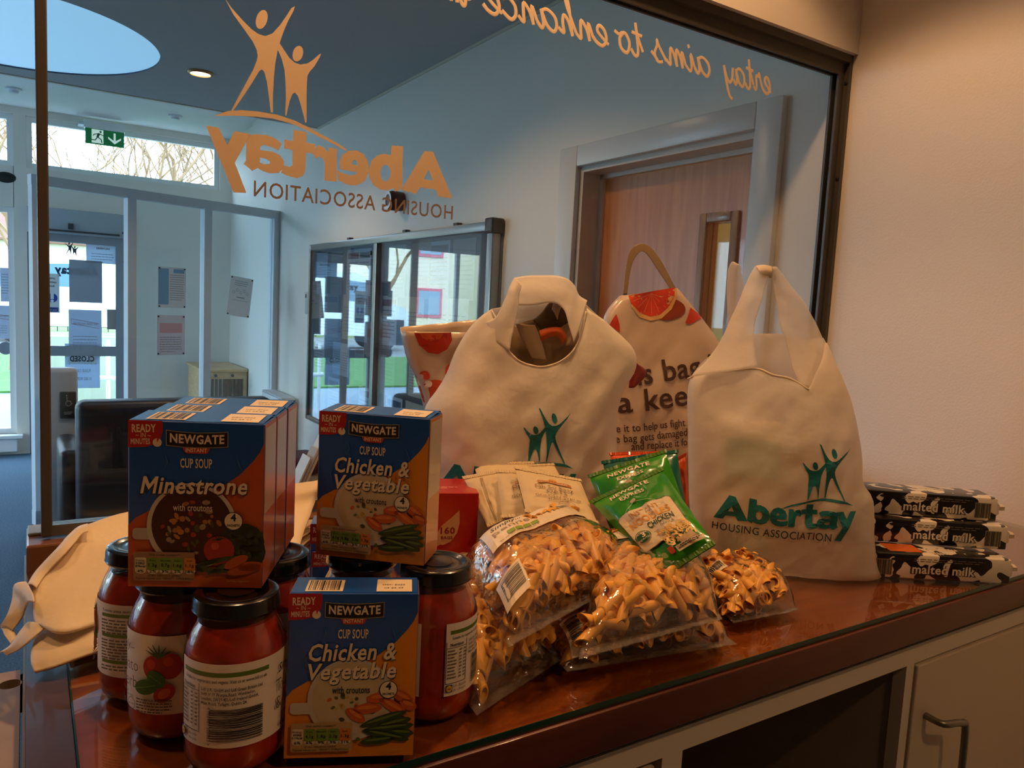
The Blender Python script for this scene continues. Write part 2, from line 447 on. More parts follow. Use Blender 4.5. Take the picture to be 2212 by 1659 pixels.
# squares left open at the corners of the ring piece
for sx in (-1, 1):
    for sy in (-1, 1):
        q = [(skx + sx*.8, sky_ + sy*.78), (skx + sx*.36, sky_ + sy*.78), (skx + sx*.8, sky_ + sy*.36)]
        ch.prism(q, ZD + .0003, ZD + .05, 'xy')
struct('ceiling', ch, M_ceil)
struct('ceiling_upper', MB().box(-4.2, XW + .16, 5.0, YF + .2, ZU, ZU + .1).box(-4.2, XW + .16, YS - .03, 5.02, ZU + .05, ZU + .1), M_soff)
struct('trim_1', MB().box(-4.2, XW, 5.1, 5.125, ZD - .004, ZU), mat('cream_edge_trim', 'd8cdb8', .5), label='cream edge strip along the end of the dark ceiling')
struct('trim_2', MB().box(XW - .006, XW, YS + .06, 5.1, ZD - .012, ZD), mat('cream_edge_trim', 'd8cdb8', .5), label='thin cream strip between wall and dark ceiling')
sk = thing('skylight', 'round pale blue skylight glowing in the dark ceiling', 'skylight', (skx, sky_, ZD))
MB().lathe([(skr - .002, .0), (skr - .002, .045)], 64).build('rim', mat('skylight_rim', '22364a', .5), sk)
MB().lathe([(.001, .008), (skr - .0025, .008)], 64).build('diffuser', emis('skylight_daylight', '98cdf2', .75), sk, fix=False)

# ---- door in the right wall
M_oak = wood('door_veneer', 'c46c2e', 'd88442', .33, .3, 3, (14, 14, 1.2))
M_arch = mat('architrave_gloss', 'd6d2cc', .3, .5)
d1 = MB()
for y0, y1, z0, z1 in ((1.322, 1.408, 0, 2.068), (2.183, 2.285, 0, 2.068), (1.408, 2.183, 1.995, 2.068)):
    d1.bbox(XW - .022, XW, y0, y1, z0, z1, .006)
a = struct('trim_3', d1, M_arch, label='white painted architrave around the wooden door', smooth=True)
jm = MB().box(XW, XW + .16, 2.165, 2.183, 0, 1.995).box(XW, XW + .16, 1.408, 1.426, 0, 1.995).box(XW, XW + .16, 1.426, 2.165, 1.977, 1.995)
jm.box(XW + .075, XW + .09, 2.15, 2.165, 0, 1.977).box(XW + .075, XW + .09, 1.426, 2.165, 1.962, 1.977)
struct('trim_4', jm, mat('door_lining', 'c9bcae', .4), label='painted lining of the door opening')
dx = XW + .09
g = [onx(x, y, dx) for x, y in ((1530, 482), (1583, 476))]
gy1, gy0, gz1 = g[0].y, g[1].y, (g[0].z + g[1].z)/2
leaf = MB().box(dx, dx + .044, 1.43, gy0, .006, 1.96).box(dx, dx + .044, gy1, 2.15, .006, 1.96).box(dx, dx + .044, gy0, gy1, gz1, 1.96).box(dx, dx + .044, gy0, gy1, .006, gz1 - 1.05)
door = struct('door_1', leaf, M_oak)
bd = MB()
for y0, y1, z0, z1 in ((gy0 - .028, gy0, gz1 - 1.078, gz1 + .028), (gy1, gy1 + .028, gz1 - 1.078, gz1 + .028), (gy0, gy1, gz1, gz1 + .028), (gy0, gy1, gz1 - 1.078, gz1 - 1.05)):
    bd.bbox(dx - .01, dx, y0, y1, z0, z1, .004)
bd.build('glazing_bead', wood('bead_wood', '8a5a38', 'a8744c', .35, .2, 6, (8, 8, 1)), door, smooth=True)
MB().box(dx + .02, dx + .026, gy0, gy1, gz1 - 1.05, gz1).build('glass_pane', film('vision_glass', (.97, .95, .86), .02), door)
# lit corridor behind the door's window
cor = MB().box(XW + 1.9, XW + 2.0, .4, 3.4, 0, 2.6).box(XW + .16, XW + 2.0, .3, .4, 0, 2.6).box(XW + .16, XW + 2.0, 3.4, 3.5, 0, 2.6)
struct('wall_corridor', cor, mat('corridor_yellow', 'e0cf98', .7))
struct('ceiling_corridor', MB().box(XW + .16, XW + 2.0, .3, 3.5, 2.6, 2.66), M_soff)
def lamp_disc(name, label, loc, power, col, r=.05, spot=None, radius=.035, blend=.6, group=None, ring=None, glow=6.0, mt=None):
    t = thing(name, label, 'light', loc, group=group)
    MB().lathe([(r*1.25, -.004), (r*1.25, 0), (r, 0), (r, -.012), (r*1.12, -.012), (r*1.25, -.004)], 24).build('bezel', ring or mat('lamp_bezel', 'b98a58', .3, metal=.6), t, smooth=True)
    MB().lathe([(.0005, -.006), (r, -.006)], 24).build('lens', emis(mt or 'lamp_glow', 'ffe2b8', glow), t, fix=False)
    if power:
        ld = bpy.data.lights.new('lamp', 'SPOT' if spot else 'POINT'); ld.energy = power; ld.color = col; ld.shadow_soft_size = radius
        if spot: ld.spot_size = math.radians(spot); ld.spot_blend = blend
        lo = bpy.data.objects.new('bulb', ld); COL.objects.link(lo); lo.parent = t; lo.location = (0, 0, -.03)
    return t
lamp_disc('ceiling_downlight', 'round ceiling lamp in the yellow corridor behind the door', (XW + .9, 1.7, 2.6), 22, (1, .8, .5), .06)
# staff side downlights above the counter (out of frame, on the ceiling)
for i, (x, y, pw) in enumerate(((.22, .86, 28), (.92, .86, 27), (-.55, .86, 15), (.8, -.7, 26))):
    lamp_disc('counter_downlight', 'warm recessed downlight in the ceiling above the counter', (x, y, 2.66), pw, WARM, .05, 118, .045, .25, group='downlights above the counter')
# foyer downlight, an added unseen one to warm the door, two small soffit lights
p = onz(433, 156, ZD)
for yy, tx in ((p.y, 'beside the round skylight'), (2.35, 'in front of the wooden door, added unseen to warm it')):
    lamp_disc('foyer_downlight', 'lit round downlight in the dark foyer ceiling ' + tx, (p.x, yy, ZD), 22, (1, .64, .34), .05, 140, glow=4, group='foyer ceiling downlights')
for (x, y), tx in (((30, 197), 'left beside the exit sign near the wide window'), ((375, 254), 'between the exit sign and the right wall')):
    p = onz(x, y, ZU); t = thing('soffit_spot', 'small unlit grey soffit spot, ' + tx, 'light', (p.x, p.y - .1, ZU))
    MB().lathe([(.055, 0), (.055, -.012), (.035, -.016), (.03, -.035), (.001, -.035)], 20).build('body', M_greyframe, t, smooth=True)

# ---- windows in the far wall
def window(name, x0, x1, z0, z1, mull, y=YF, fr=.045, t=.05, lab=''):
    w = MB()
    for a_, b_, c_, d_ in ((x0, x0 + fr, z0, z1), (x1 - fr, x1, z0, z1), (x0 + fr, x1 - fr, z0, z0 + fr), (x0 + fr, x1 - fr, z1 - fr, z1)):
        w.box(a_, b_, y + .03, y + .03 + t, c_, d_)
    for mx in mull: w.box(mx - fr/2, mx + fr/2, y + .03, y + .03 + t, z0 + fr, z1 - fr)
    o = struct(name, w, M_white, label=lab)
    xs = [x0 + fr] + [v for mx in mull for v in (mx - fr/2, mx + fr/2)] + [x1 - fr]
    for i in range(0, len(xs), 2):
        MB().box(xs[i], xs[i + 1], y + .05, y + .056, z0 + fr, z1 - fr).build('glass_pane', M_glass, o)
    return o
window('window_1', 0, 1.56, 2.46, 2.89, [], lab='long clerestory window above the porch, bare branches behind')
window('window_2', -2.0, -.09, 2.46, 2.89, [-1.0], lab='clerestory window above the wide window')
w3 = window('window_3', -2.0, -.094, .18, 2.12, [-1.0], lab='tall wide window facing the lawn')
MB().bbox(-2.02, -.05, YF - .09, YF + .03, .15, .18, .006).build('sill', M_white, w3)
MB().bbox(-2.0, -.09, YF - .06, YF, .03, .15, .008).build('heating_duct', M_white, w3)
# daylight portals: they only steer sampling of the sky through the openings
def portal(x0, x1, z0, z1):
    ld = bpy.data.lights.new('daylight_portal', 'AREA'); ld.shape = 'RECTANGLE'; ld.size = x1 - x0; ld.size_y = z1 - z0; ld.cycles.is_portal = True
    o = bpy.data.objects.new('daylight_portal', ld); COL.objects.link(o); o.location = ((x0 + x1)/2, YF + .12, (z0 + z1)/2); o.rotation_euler = (-PI/2, 0, 0)
    o['label'] = 'daylight entering the window wall'; o['category'] = 'light'
w4 = MB()
for a_, b_, c_, d_ in ((4.6, 4.66, .25, 2.55), (7.24, 7.3, .25, 2.55), (4.66, 7.24, .25, .31), (4.66, 7.24, 2.49, 2.55), (5.9, 5.96, .31, 2.49)): w4.box(-4.31, -4.25, a_, b_, c_, d_)
w4 = struct('window_4', w4, M_white, label='wide shop-front glazing along the left side of the foyer')
for a_, b_ in ((4.66, 5.9), (5.96, 7.24)): MB().box(-4.285, -4.279, a_, b_, .31, 2.49).build('glass_pane', M_glass, w4)
ld = bpy.data.lights.new('daylight_portal', 'AREA'); ld.shape = 'RECTANGLE'; ld.size = 2.3; ld.size_y = 2.7; ld.cycles.is_portal = True
o = bpy.data.objects.new('daylight_portal', ld); COL.objects.link(o); o.location = (-4.33, 5.95, 1.4); o.rotation_euler = (0, -PI/2, 0)
o['label'] = 'daylight entering the side glazing'; o['category'] = 'light'
portal(0, 1.56, 2.46, 2.89); portal(-2, -.09, .18, 2.89); portal(0, .745, 0, 2.14)

# ---- glazed entrance door in the far wall
ed = MB()
for x0, x1, z0, z1 in ((.0, .07, 0, 1.93), (.675, .745, 0, 1.93), (.07, .675, 1.86, 1.93), (.07, .675, .86, .95), (.07, .675, 0, .2)):
    ed.box(x0, x1, YF + .02, YF + .07, z0, z1)
door2 = struct('door_2', ed, mat('door_frame_metal', '9aa3ab', .35, metal=.3), label='glazed metal entrance door with notices')
MB().box(.07, .675, YF + .04, YF + .046, .95, 1.86).box(.07, .675, YF + .04, YF + .046, .2, .86).build('glass_pane', M_glass, door2)
MB().bbox(.0, .745, YF - .06, YF + .06, 1.93, 2.14, .01).build('door_operator', mat('operator_grey', 'a9b1b8', .4), door2, smooth=True)
MB().box(.1, .7, YF - .075, YF - .06, 1.945, 1.96).box(.3, .34, YF - .085, YF - .055, 1.97, 2.02).build('operator_arm', mat('arm_dark', '3c4248', .4), door2)
MB().tube([(.72, YF - .07, 1.98), (.78, YF - .08, 1.95), (.8, YF - .08, 1.85), (.77, YF - .07, 1.75), (.735, YF - .03, 1.72)], .008).build('cable', M_dark, door2, smooth=True)

# ---- porch partition, set at an angle
PP0, PP1 = Vector((.043, 5.45, 0)), Vector((1.638, 6.0, 0)); pd = (PP1 - PP0).normalized(); pn = Vector((pd.y, -pd.x, 0))
def onpart(x, y): return onp(x, y, PP1, (pn.x, pn.y))
PL = (PP1 - PP0).length; PM = Matrix((( pd.x, -pn.x, 0, PP0.x), (pd.y, -pn.y, 0, PP0.y), (0, 0, 1, 0), (0, 0, 0, 1)))
def ps(x, y): q = onpart(x, y); return (q - PP0).dot(pd), q.z
part = MB(); zt = 2.135
posts = [0, ps(281, 440)[0], ps(446, 440)[0], PL - .03]
for s_ in posts: part.box(s_ - .028, s_ + .028, -.03, .03, 0, zt - .06)
part.box(-.03, PL, -.03, .03, zt - .06, zt).box(-.03, PL, -.03, .03, 0, .09)
prt = struct('wall_porch', part.xf(PM), M_greyframe, label='pale metal framed glass partition of the porch')
for i in range(3):
    if i == 0: continue          # the first bay is the open way to the entrance door
    MB().box(posts[i] + .028, posts[i + 1] - .028, -.004, .004, .09, zt - .06).xf(PM).build('glass_pane', M_glass, prt)
# baseboards
struct('baseboard_right', MB().box(XW - .015, XW, 2.285, 5.98, 0, .1).box(XW - .015, XW, -3.2, .5, 0, .1), M_white)
struct('baseboard_far', MB().box(.76, XW, YF - .015, YF, 0, .1), M_white)
# ================================================================= counter
M_cwood = wood('counter_cherry', '9a4418', 'b85c26', .3, .15, 4, (1.2, 14, 10))
M_fascia = wood('counter_edge', '501f10', '622a18', .4, .1, 5, (1.2, 14, 10))
M_cglass = film('counter_glass', (.93, .97, .95), .015, 1.5, gain=1.6)
M_gedge = mat('glass_edge_green', '0e3a30', .12, .6)
M_cab = mat('cabinet_grey', 'd0c8bc', .45, .4)
wt = thing('counter_worktop', 'long reddish wood worktop with glass sheet and dark wood edge', 'worktop', (.8, .85, CT - .05))
YE = .533
MB().bbox(-.006, XW - .002, YE + .004, 1.30, CT - .047, CT - .0075, .002).build('wood_top', M_cwood, wt, world=True)
MB().bbox(-.006, XW - .002, YE - .006, YE + .0035, CT - .050, CT - .0075, .0025).build('edge_strip', M_fascia, wt, world=True, smooth=True)
MB().box(-.006, .028, YE - .005, 1.139, CT - .0073, CT - .004).build('end_strip', mat('end_strip_brown', '4a3020', .3, coat=.3), wt, world=True)
MB().box(.03, XW - .004, YE, 1.137, CT - .007, CT - .0004).build('glass_sheet', M_cglass, wt, world=True)
MB().box(.032, XW - .006, YE - .0012, YE - .0002, CT - .0068, CT - .0006).box(.0285, .0298, YE + .001, 1.136, CT - .0068, CT - .0006).build('glass_edge', M_gedge, wt, world=True)
kb = thing('screen_kerb', 'brown wooden upstand along the back of the counter under the screen', 'upstand', (.8, 1.186, CT - .007))
MB().bbox(-.006, XW - .002, 1.14, 1.232, CT - .0072, 1.156, .003).build('rail', mat('kerb_wood', '7a5034', .35, coat=.2), kb, world=True)
MB().bbox(-.004, XW - .004, 1.185, 1.228, 1.1562, 1.160, .001).build('ledge_cover', mat('ledge_grey', 'a8aaa8', .4), kb, world=True)
MB().box(-.0085, -.0062, YE, 1.232, CT - .05, CT - .0075).build('end_trim', mat('trim_bronze', '8a6a4a', .3, metal=.7), wt, world=True)

cb = thing('counter_cabinet', 'pale grey counter cabinet with an open knee bay and handled door', 'cabinet', (.8, .9, 0))
ft = CT - .051
fr = MB().box(0, XW - .004, .545, .563, ft - .043, ft)
fr.box(.563, .593, .545, .563, .08, ft - .043).box(1.024, 1.043, .545, .563, .08, ft - .043).box(0, XW - .004, .55, .563, 0, .08)
fr.build('face_frame', M_cab, cb, world=True)
MB().box(.002, XW - .006, .5438, .5449, ft - .0145, ft - .0125).build('groove', mat('groove_dark', '4a443c', .6), cb, world=True)
MB().box(0, XW - .004, 1.19, 1.21, 0, ft).box(0, .016, .564, 1.19, 0, ft).box(1.026, 1.042, .564, 1.19, .08, ft - .001).box(.57, .586, .564, 1.19, .08, ft - .001).box(1.043, XW - .004, .564, 1.19, .08, .1).build('carcass', mat('carcass_inner', 'a89c8c', .6), cb, world=True)
dr = MB().bbox(1.0465, XW - .01, .541, .5588, .09, ft - .046, .002).build('door', mat('cabinet_door', 'c4b8a6', .42, .4), cb, world=True)
hx, hz = 1.10, EYE - .552
hp = [(hx - .022, .540, hz), (hx - .022, .515, hz), (hx + .012, .508, hz - .004), (hx + .026, .507, hz - .02), (hx + .028, .507, hz - .14), (hx + .02, .508, hz - .16), (hx - .022, .515, hz - .165), (hx - .022, .540, hz - .165)]
MB().tube(cr(hp, 5), .005, 10).build('handle', mat('handle_steel', '8a857c', .35, metal=.8), dr, world=True, smooth=True)
MB().box(.016, .553, .546, .56, .09, ft - .05).build('panel', mat('cabinet_door', 'c4b8a6', .42), cb, world=True)
# dark bin bag and grey storage crate inside the knee bay
t = thing('storage_crate', 'grey plastic crate standing under the counter', 'crate', (.76, .86, 0))
MB().bbox(-.11, .10, -.16, .16, 0.004, .52, .02, 3).build('body', mat('crate_grey', '6c7078', .5), t, smooth=True)
MB().bbox(-.12, .11, -.17, .17, .522, .56, .008).build('rim', mat('crate_rim', '565a62', .5), t, smooth=True)
# lower side shelf left of the counter with a cable hole
sd = thing('side_shelf', 'beige side shelf with a round cable hole left of the counter', 'shelf', (-.4, .5, CT - .08))
sz = CT - .06
yb = onz(25, 1450, sz).y; hc = onz(22, 1478, sz)
ring = [(hc.x + .011*math.cos(2*PI*i/24), hc.y + .011*math.sin(2*PI*i/24)) for i in range(24)]
sh = MB(); x0, x1, y0, y1 = -.8, -.012, -.2, yb
def plate_hole(mb, x0, x1, y0, y1, z0, z1, ring):
    n = len(ring); cx = sum(p[0] for p in ring)/n; cy = sum(p[1] for p in ring)/n; out = []
    for p in ring:
        c, s_ = p[0] - cx, p[1] - cy; L = math.hypot(c, s_); c /= L; s_ /= L
        tx = ((x1 if c > 0 else x0) - cx)/c if abs(c) > 1e-6 else 1e9; ty = ((y1 if s_ > 0 else y0) - cy)/s_ if abs(s_) > 1e-6 else 1e9
        q = min(tx, ty); out.append((cx + q*c, cy + q*s_))
    o = len(mb.v)
    for z in (z0, z1): mb.v += [Vector((*p, z)) for p in ring] + [Vector((*p, z)) for p in out]
    for i in range(n):
        j = (i + 1) % n
        mb.f += [[o + k for k in q] for q in ([i, j, n + j, n + i], [2*n + i, 3*n + i, 3*n + j, 2*n + j], [i, 2*n + i, 2*n + j, j], [n + i, n + j, 3*n + j, 3*n + i])]
plate_hole(sh, hc.x - .03, hc.x + .018, hc.y - .03, hc.y + .02, sz - .02, sz, ring)
xa, xb, ya, yc = hc.x - .03, hc.x + .018, hc.y - .03, hc.y + .02
sh.box(x0, x1, y0, ya, sz - .02, sz).box(x0, x1, yc, y1, sz - .02, sz).box(x0, xa, ya, yc, sz - .02, sz).box(xb, x1, ya, yc, sz - .02, sz)
sh.build('board', mat('shelf_beige', 'b09a88', .55, var=.08, vscale=30), sd, world=True)
for ya_ in (y0, y1 - .03): MB().box(x0, x1 - .002, ya_, ya_ + .02, 0, sz - .021).build('support_panel', mat('shelf_beige', 'b09a88', .55), sd, world=True)

# ================================================================= glass screen
scr = thing('glass_screen', 'framed glass counter screen with lettering and a two-figure emblem', 'screen', (.8, YS, 1.160))
M_bronze = mat('screen_frame_bronze', '504c46', .42, .5, metal=.2)
px0, px1 = ony(83, 700, YS).x, ony(108, 700, YS).x
MB().bbox(px0, px1, YS - .014, YS + .014, 1.1605, 2.123, .002).build('post', M_bronze, scr, world=True)
MB().box(px1, XW - .001, YS - .024, YS + .024, 2.105, 2.1225).box(px1, XW - .001, YS - .012, YS - .006, 2.078, 2.105).box(px1, XW - .001, YS + .006, YS + .012, 2.078, 2.105).build('top_rail', M_bronze, scr, world=True)
MB().box(XW - .012, XW - .001, YS - .024, YS + .024, 1.1605, 2.105).box(XW - .032, XW - .012, YS - .012, YS - .006, 1.1605, 2.078).box(XW - .032, XW - .012, YS + .006, YS + .012, 1.1605, 2.078).build('side_rail', M_bronze, scr, world=True)
MB().box(px1, XW - .032, YS - .01, YS + .01, 1.1605, 1.175).build('bottom_rail', M_alu, scr, world=True)
M_scr = film('screen_glass', (.97, .985, .98), .004, 1.42)
MB().box(px1, XW - .012, YS - .004, YS + .004, 1.175, 2.10).build('glass_pane', M_scr, scr, world=True)
for z in (2.06, 1.84): MB().lathe([(.004, 0), (.004, .002), (.0005, .003)], 10, (0, 0, 0)).xf(Matrix.Translation((XW - .013, YS - .019, z)) @ Matrix.Rotation(-PI/2, 4, 'Y')).build('screw', M_dark, scr, world=True)
M_vinyl = mat('tan_vinyl', 'd8c2a4', .55)
M_vdark = mat('brown_vinyl', '8a7664', .5)

# two-figure emblem, traced on the screen (mirrored there), in metres: x, height above eye
def _z(pts, ox=430, oy=0, k=570/1891): 
    out = []
    for x, y in pts:
        q = ony(ox + x*k, oy + y*k, YS); out.append((q.x, q.z - EYE))
    return out
BIG = _z([(178, -8), (225, 60), (300, 145), (370, 215), (420, 250), (470, 265), (520, 245), (575, 185), (620, 120), (655, 65), (680, 52), (672, 80), (630, 160), (600, 230), (572, 312), (558, 360), (540, 460), (530, 560), (523, 700), (523, 810), (508, 810), (495, 700), (480, 590), (462, 520), (445, 503), (425, 515), (380, 590), (320, 680), (260, 770), (235, 802), (226, 795), (260, 730), (320, 620), (380, 510), (408, 440), (415, 405), (408, 365), (380, 305), (320, 220), (240, 110)])
SMALL = _z([(570, 313), (600, 360), (640, 420), (680, 455), (720, 468), (770, 460), (815, 430), (850, 398), (868, 388), (860, 412), (820, 480), (785, 520), (769, 550), (765, 620), (764, 700), (764, 880), (754, 885), (742, 830), (720, 750), (702, 692), (680, 667), (663, 678), (645, 720), (630, 780), (620, 832), (611, 830), (616, 700), (612, 580), (605, 500), (585, 425), (558, 362)])
SWOOSH = _z([(98, 836), (200, 800), (300, 794), (420, 803), (560, 828), (680, 868), (800, 928), (900, 983), (1000, 1038), (1062, 1083), (1035, 1080), (960, 1038), (860, 988), (760, 934), (640, 884), (520, 853), (400, 840), (250, 834)])
HEADS = [_z([(443 + 42*math.cos(a) + 9*math.sin(a), 146 - 68*math.sin(a) - 6*math.cos(a)) for a in [2*PI*i/20 for i in range(20)]]),
         _z([(701 + 38*math.cos(a) + 6*math.sin(a), 390 - 56*math.sin(a) - 4*math.cos(a)) for a in [2*PI*i/20 for i in range(20)]])]
# the heavy letters of the word below the emblem: outline and holes
WORD = [('letter_a', [(1605, 1086), (1668, 1090), (1806, 1425), (1705, 1410), (1686, 1362), (1574, 1346), (1545, 1392), (1442, 1362)], [[(1635, 1220), (1666, 1296), (1600, 1286)]]),
 ('letter_b', [(1370, 1046), (1452, 1052), (1448, 1352), (1396, 1376), (1384, 1348), (1345, 1366), (1290, 1362), (1238, 1326), (1210, 1270), (1206, 1215), (1228, 1152), (1272, 1114), (1325, 1104), (1366, 1116)], [[(1327 + 36*math.cos(a), 1243 + 60*math.sin(a)) for a in [2*PI*i/16 for i in range(16)]]]),
 ('letter_e', [(1062, 1084), (1120, 1080), (1172, 1108), (1203, 1165), (1207, 1238), (1178, 1300), (1122, 1332), (1052, 1326), (986, 1292), (982, 1224), (1012, 1240), (1068, 1258), (1108, 1256), (1126, 1238), (1002, 1216), (998, 1160), (1018, 1112)], [[(1086, 1180), (1090, 1158), (1107, 1147), (1124, 1163), (1130, 1188)]]),
 ('letter_r', [(920, 1060), (980, 1070), (977, 1306), (890, 1296), (892, 1175), (882, 1142), (852, 1124), (830, 1142), (812, 1108), (824, 1062), (852, 1044), (888, 1060), (908, 1088), (918, 1086)], []),
 ('letter_t', [(668, 934), (762, 950), (760, 1025), (826, 1038), (812, 1106), (758, 1097), (754, 1228), (734, 1266), (690, 1280), (622, 1262), (580, 1240), (602, 1188), (640, 1200), (662, 1188), (662, 1080), (602, 1066), (605, 1004), (665, 1014)], []),
 ('letter_aa', [(340, 975), (400, 965), (480, 972), (545, 1000), (586, 1036), (562, 1082), (510, 1058), (455, 1042), (432, 1055), (430, 1078), (520, 1090), (575, 1118), (603, 1160), (598, 1210), (560, 1243), (500, 1246), (445, 1228), (412, 1208), (375, 1228), (314, 1178), (330, 1155), (332, 1020)], [[(430, 1134), (470, 1140), (501, 1160), (500, 1178), (460, 1181), (428, 1166)]]),
 ('letter_y', [(44, 904), (135, 920), (195, 1046), (245, 944), (361, 965), (250, 1170), (333, 1386), (240, 1382)], [])]
WORD = [(nm, _z(o_), [_z(h_) for h_ in hs]) for nm, o_, hs in WORD]
def emblem(P, name, mt, T):
    for poly in (BIG, SMALL, SWOOSH, *HEADS): P.poly(name, mt, [T(*q) for q in poly])
def logo(P, m1, m2, T, flip, word=True, n1='emblem', n2='lettering', n3='small_lettering'):
    """T maps screen metres to print metres; flip: the print reads the right way round"""
    emblem(P, n1, m1, T)
    for nm, o_, hs in WORD: P.poly(nm, m1, [T(*q) for q in o_], [[T(*q) for q in h_] for h_ in hs])
    for txt, mt, nm, size, z, x0, x1, bold in (('HOUSING ASSOCIATION', m2, n3, .0325, .142, .281, .610, .006),):
        gl = []; x = 0                    # glyph by glyph, neighbours on alternate layers so that touching letters stay clean
        for i, c in enumerate(txt):
            if c != ' ':
                gv, gf = _raw(c, bold, 0, 3); gl.append((i, [(x + q[0], q[1]) for q in gv], gf))
            x += advance(c)*(1.0 if bold > .02 else 1.08) + (bold*.9 if bold > .02 else 0)
        a, b = min(q[0] for g_ in gl for q in g_[1]), max(q[0] for g_ in gl for q in g_[1]); k = (x1 - x0)/(b - a)
        for i, gv, gf in gl: P.lay(nm if i % 2 == 0 or bold < .02 else nm + '_overlap', mt, [T(x1 - (q[0] - a)*k, z + q[1]*size) for q in gv], gf)
P = Print(); logo(P, M_vinyl, M_vdark, lambda x, z: (x, z), True)
SCRIPT = {'e': (.8, [[(0, .15), (.25, .35), (.55, .7), (.45, 1.), (.2, .85), (.1, .4), (.3, .02), (.6, .1), (.8, .35)]]),
 'r': (.75, [[(0, .3), (.2, .9), (.27, 1.1), (.3, .9), (.52, .9), (.48, .4), (.55, .05), (.75, .25)]]),
 't': (.72, [[(0, .3), (.3, 1.1), (.4, 1.75), (.3, .6), (.32, .1), (.5, 0), (.72, .3)], [(.02, 1.12), (.65, 1.2)]]),
 'a': (1., [[(.75, .85), (.5, 1.), (.15, .75), (.08, .3), (.25, 0), (.55, .25), (.78, .95)], [(.78, .95), (.7, .3), (.8, .02), (1., .3)]]),
 'y': (.95, [[(.05, .95), (.1, .35), (.3, .05), (.55, .3), (.78, .95)], [(.78, .95), (.6, .1), (.35, -.7), (.1, -.9)]]),
 'i': (.55, [[(0, .3), (.22, .98), (.18, .3), (.28, .02), (.55, .3)], [(.3, 1.3), (.36, 1.48)]]),
 'm': (1.15, [[(0, .3), (.2, .95), (.18, .05)], [(.18, .05), (.3, .6), (.5, .98), (.55, .6), (.52, .05)], [(.52, .05), (.65, .6), (.85, .98), (.9, .5), (.92, .05), (1.15, .3)]]),
 'n': (.85, [[(0, .3), (.2, .95), (.18, .05)], [(.18, .05), (.3, .6), (.55, .98), (.6, .5), (.62, .05), (.85, .3)]]),
 's': (.85, [[(0, .2), (.4, .9), (.5, 1.2), (.5, .9), (.65, .45), (.5, .05), (.2, .1)], [(.5, .1), (.85, .5)]]),
 'o': (.95, [[(.6, .95), (.3, 1.), (.08, .55), (.25, .02), (.6, .2), (.65, .7), (.45, .97), (.7, .88), (.95, 1.)]]),
 'h': (.85, [[(0, .3), (.35, 1.4), (.42, 1.95), (.28, 1.6), (.18, .05)], [(.18, .05), (.35, .75), (.55, .98), (.62, .6), (.6, .1), (.85, .3)]]),
 'c': (.72, [[(.65, .85), (.4, 1.), (.12, .7), (.12, .25), (.35, 0), (.72, .3)]])}
for word, pa, pb in (('ertay', (1662, 203), (1556, 175)), ('aims', (1532, 165), (1404, 133)), ('to', (1386, 123), (1326, 104)), ('enhance', (1312, 101), (1042, 20)), ('th', (1012, 12), (965, -4))):
    xa, xb = ony(*pa, YS).x, ony(*pb, YS).x; tot = sum(SCRIPT[c][0] for c in word); k = (xa - xb)/tot; adv = 0; sm = MB()
    for c in word:
        w, ss = SCRIPT[c]
        for st in ss:
            pts = cr([Vector((x, y, 0)) for x, y in st], 5)
            sm.tube([(xa - (adv + q.x + .12*q.y)*k, 0, EYE + .492 + q.y*.034) for q in pts], .0034, 6)
        adv += w
    for v in sm.v: v.y = YS - .0046 + v.y*.12
    sm.build('script_word', M_vinyl, scr, world=True)
P.build(scr, lambda u, v, e: (u, YS - .0045 - e, v + EYE), world=True)
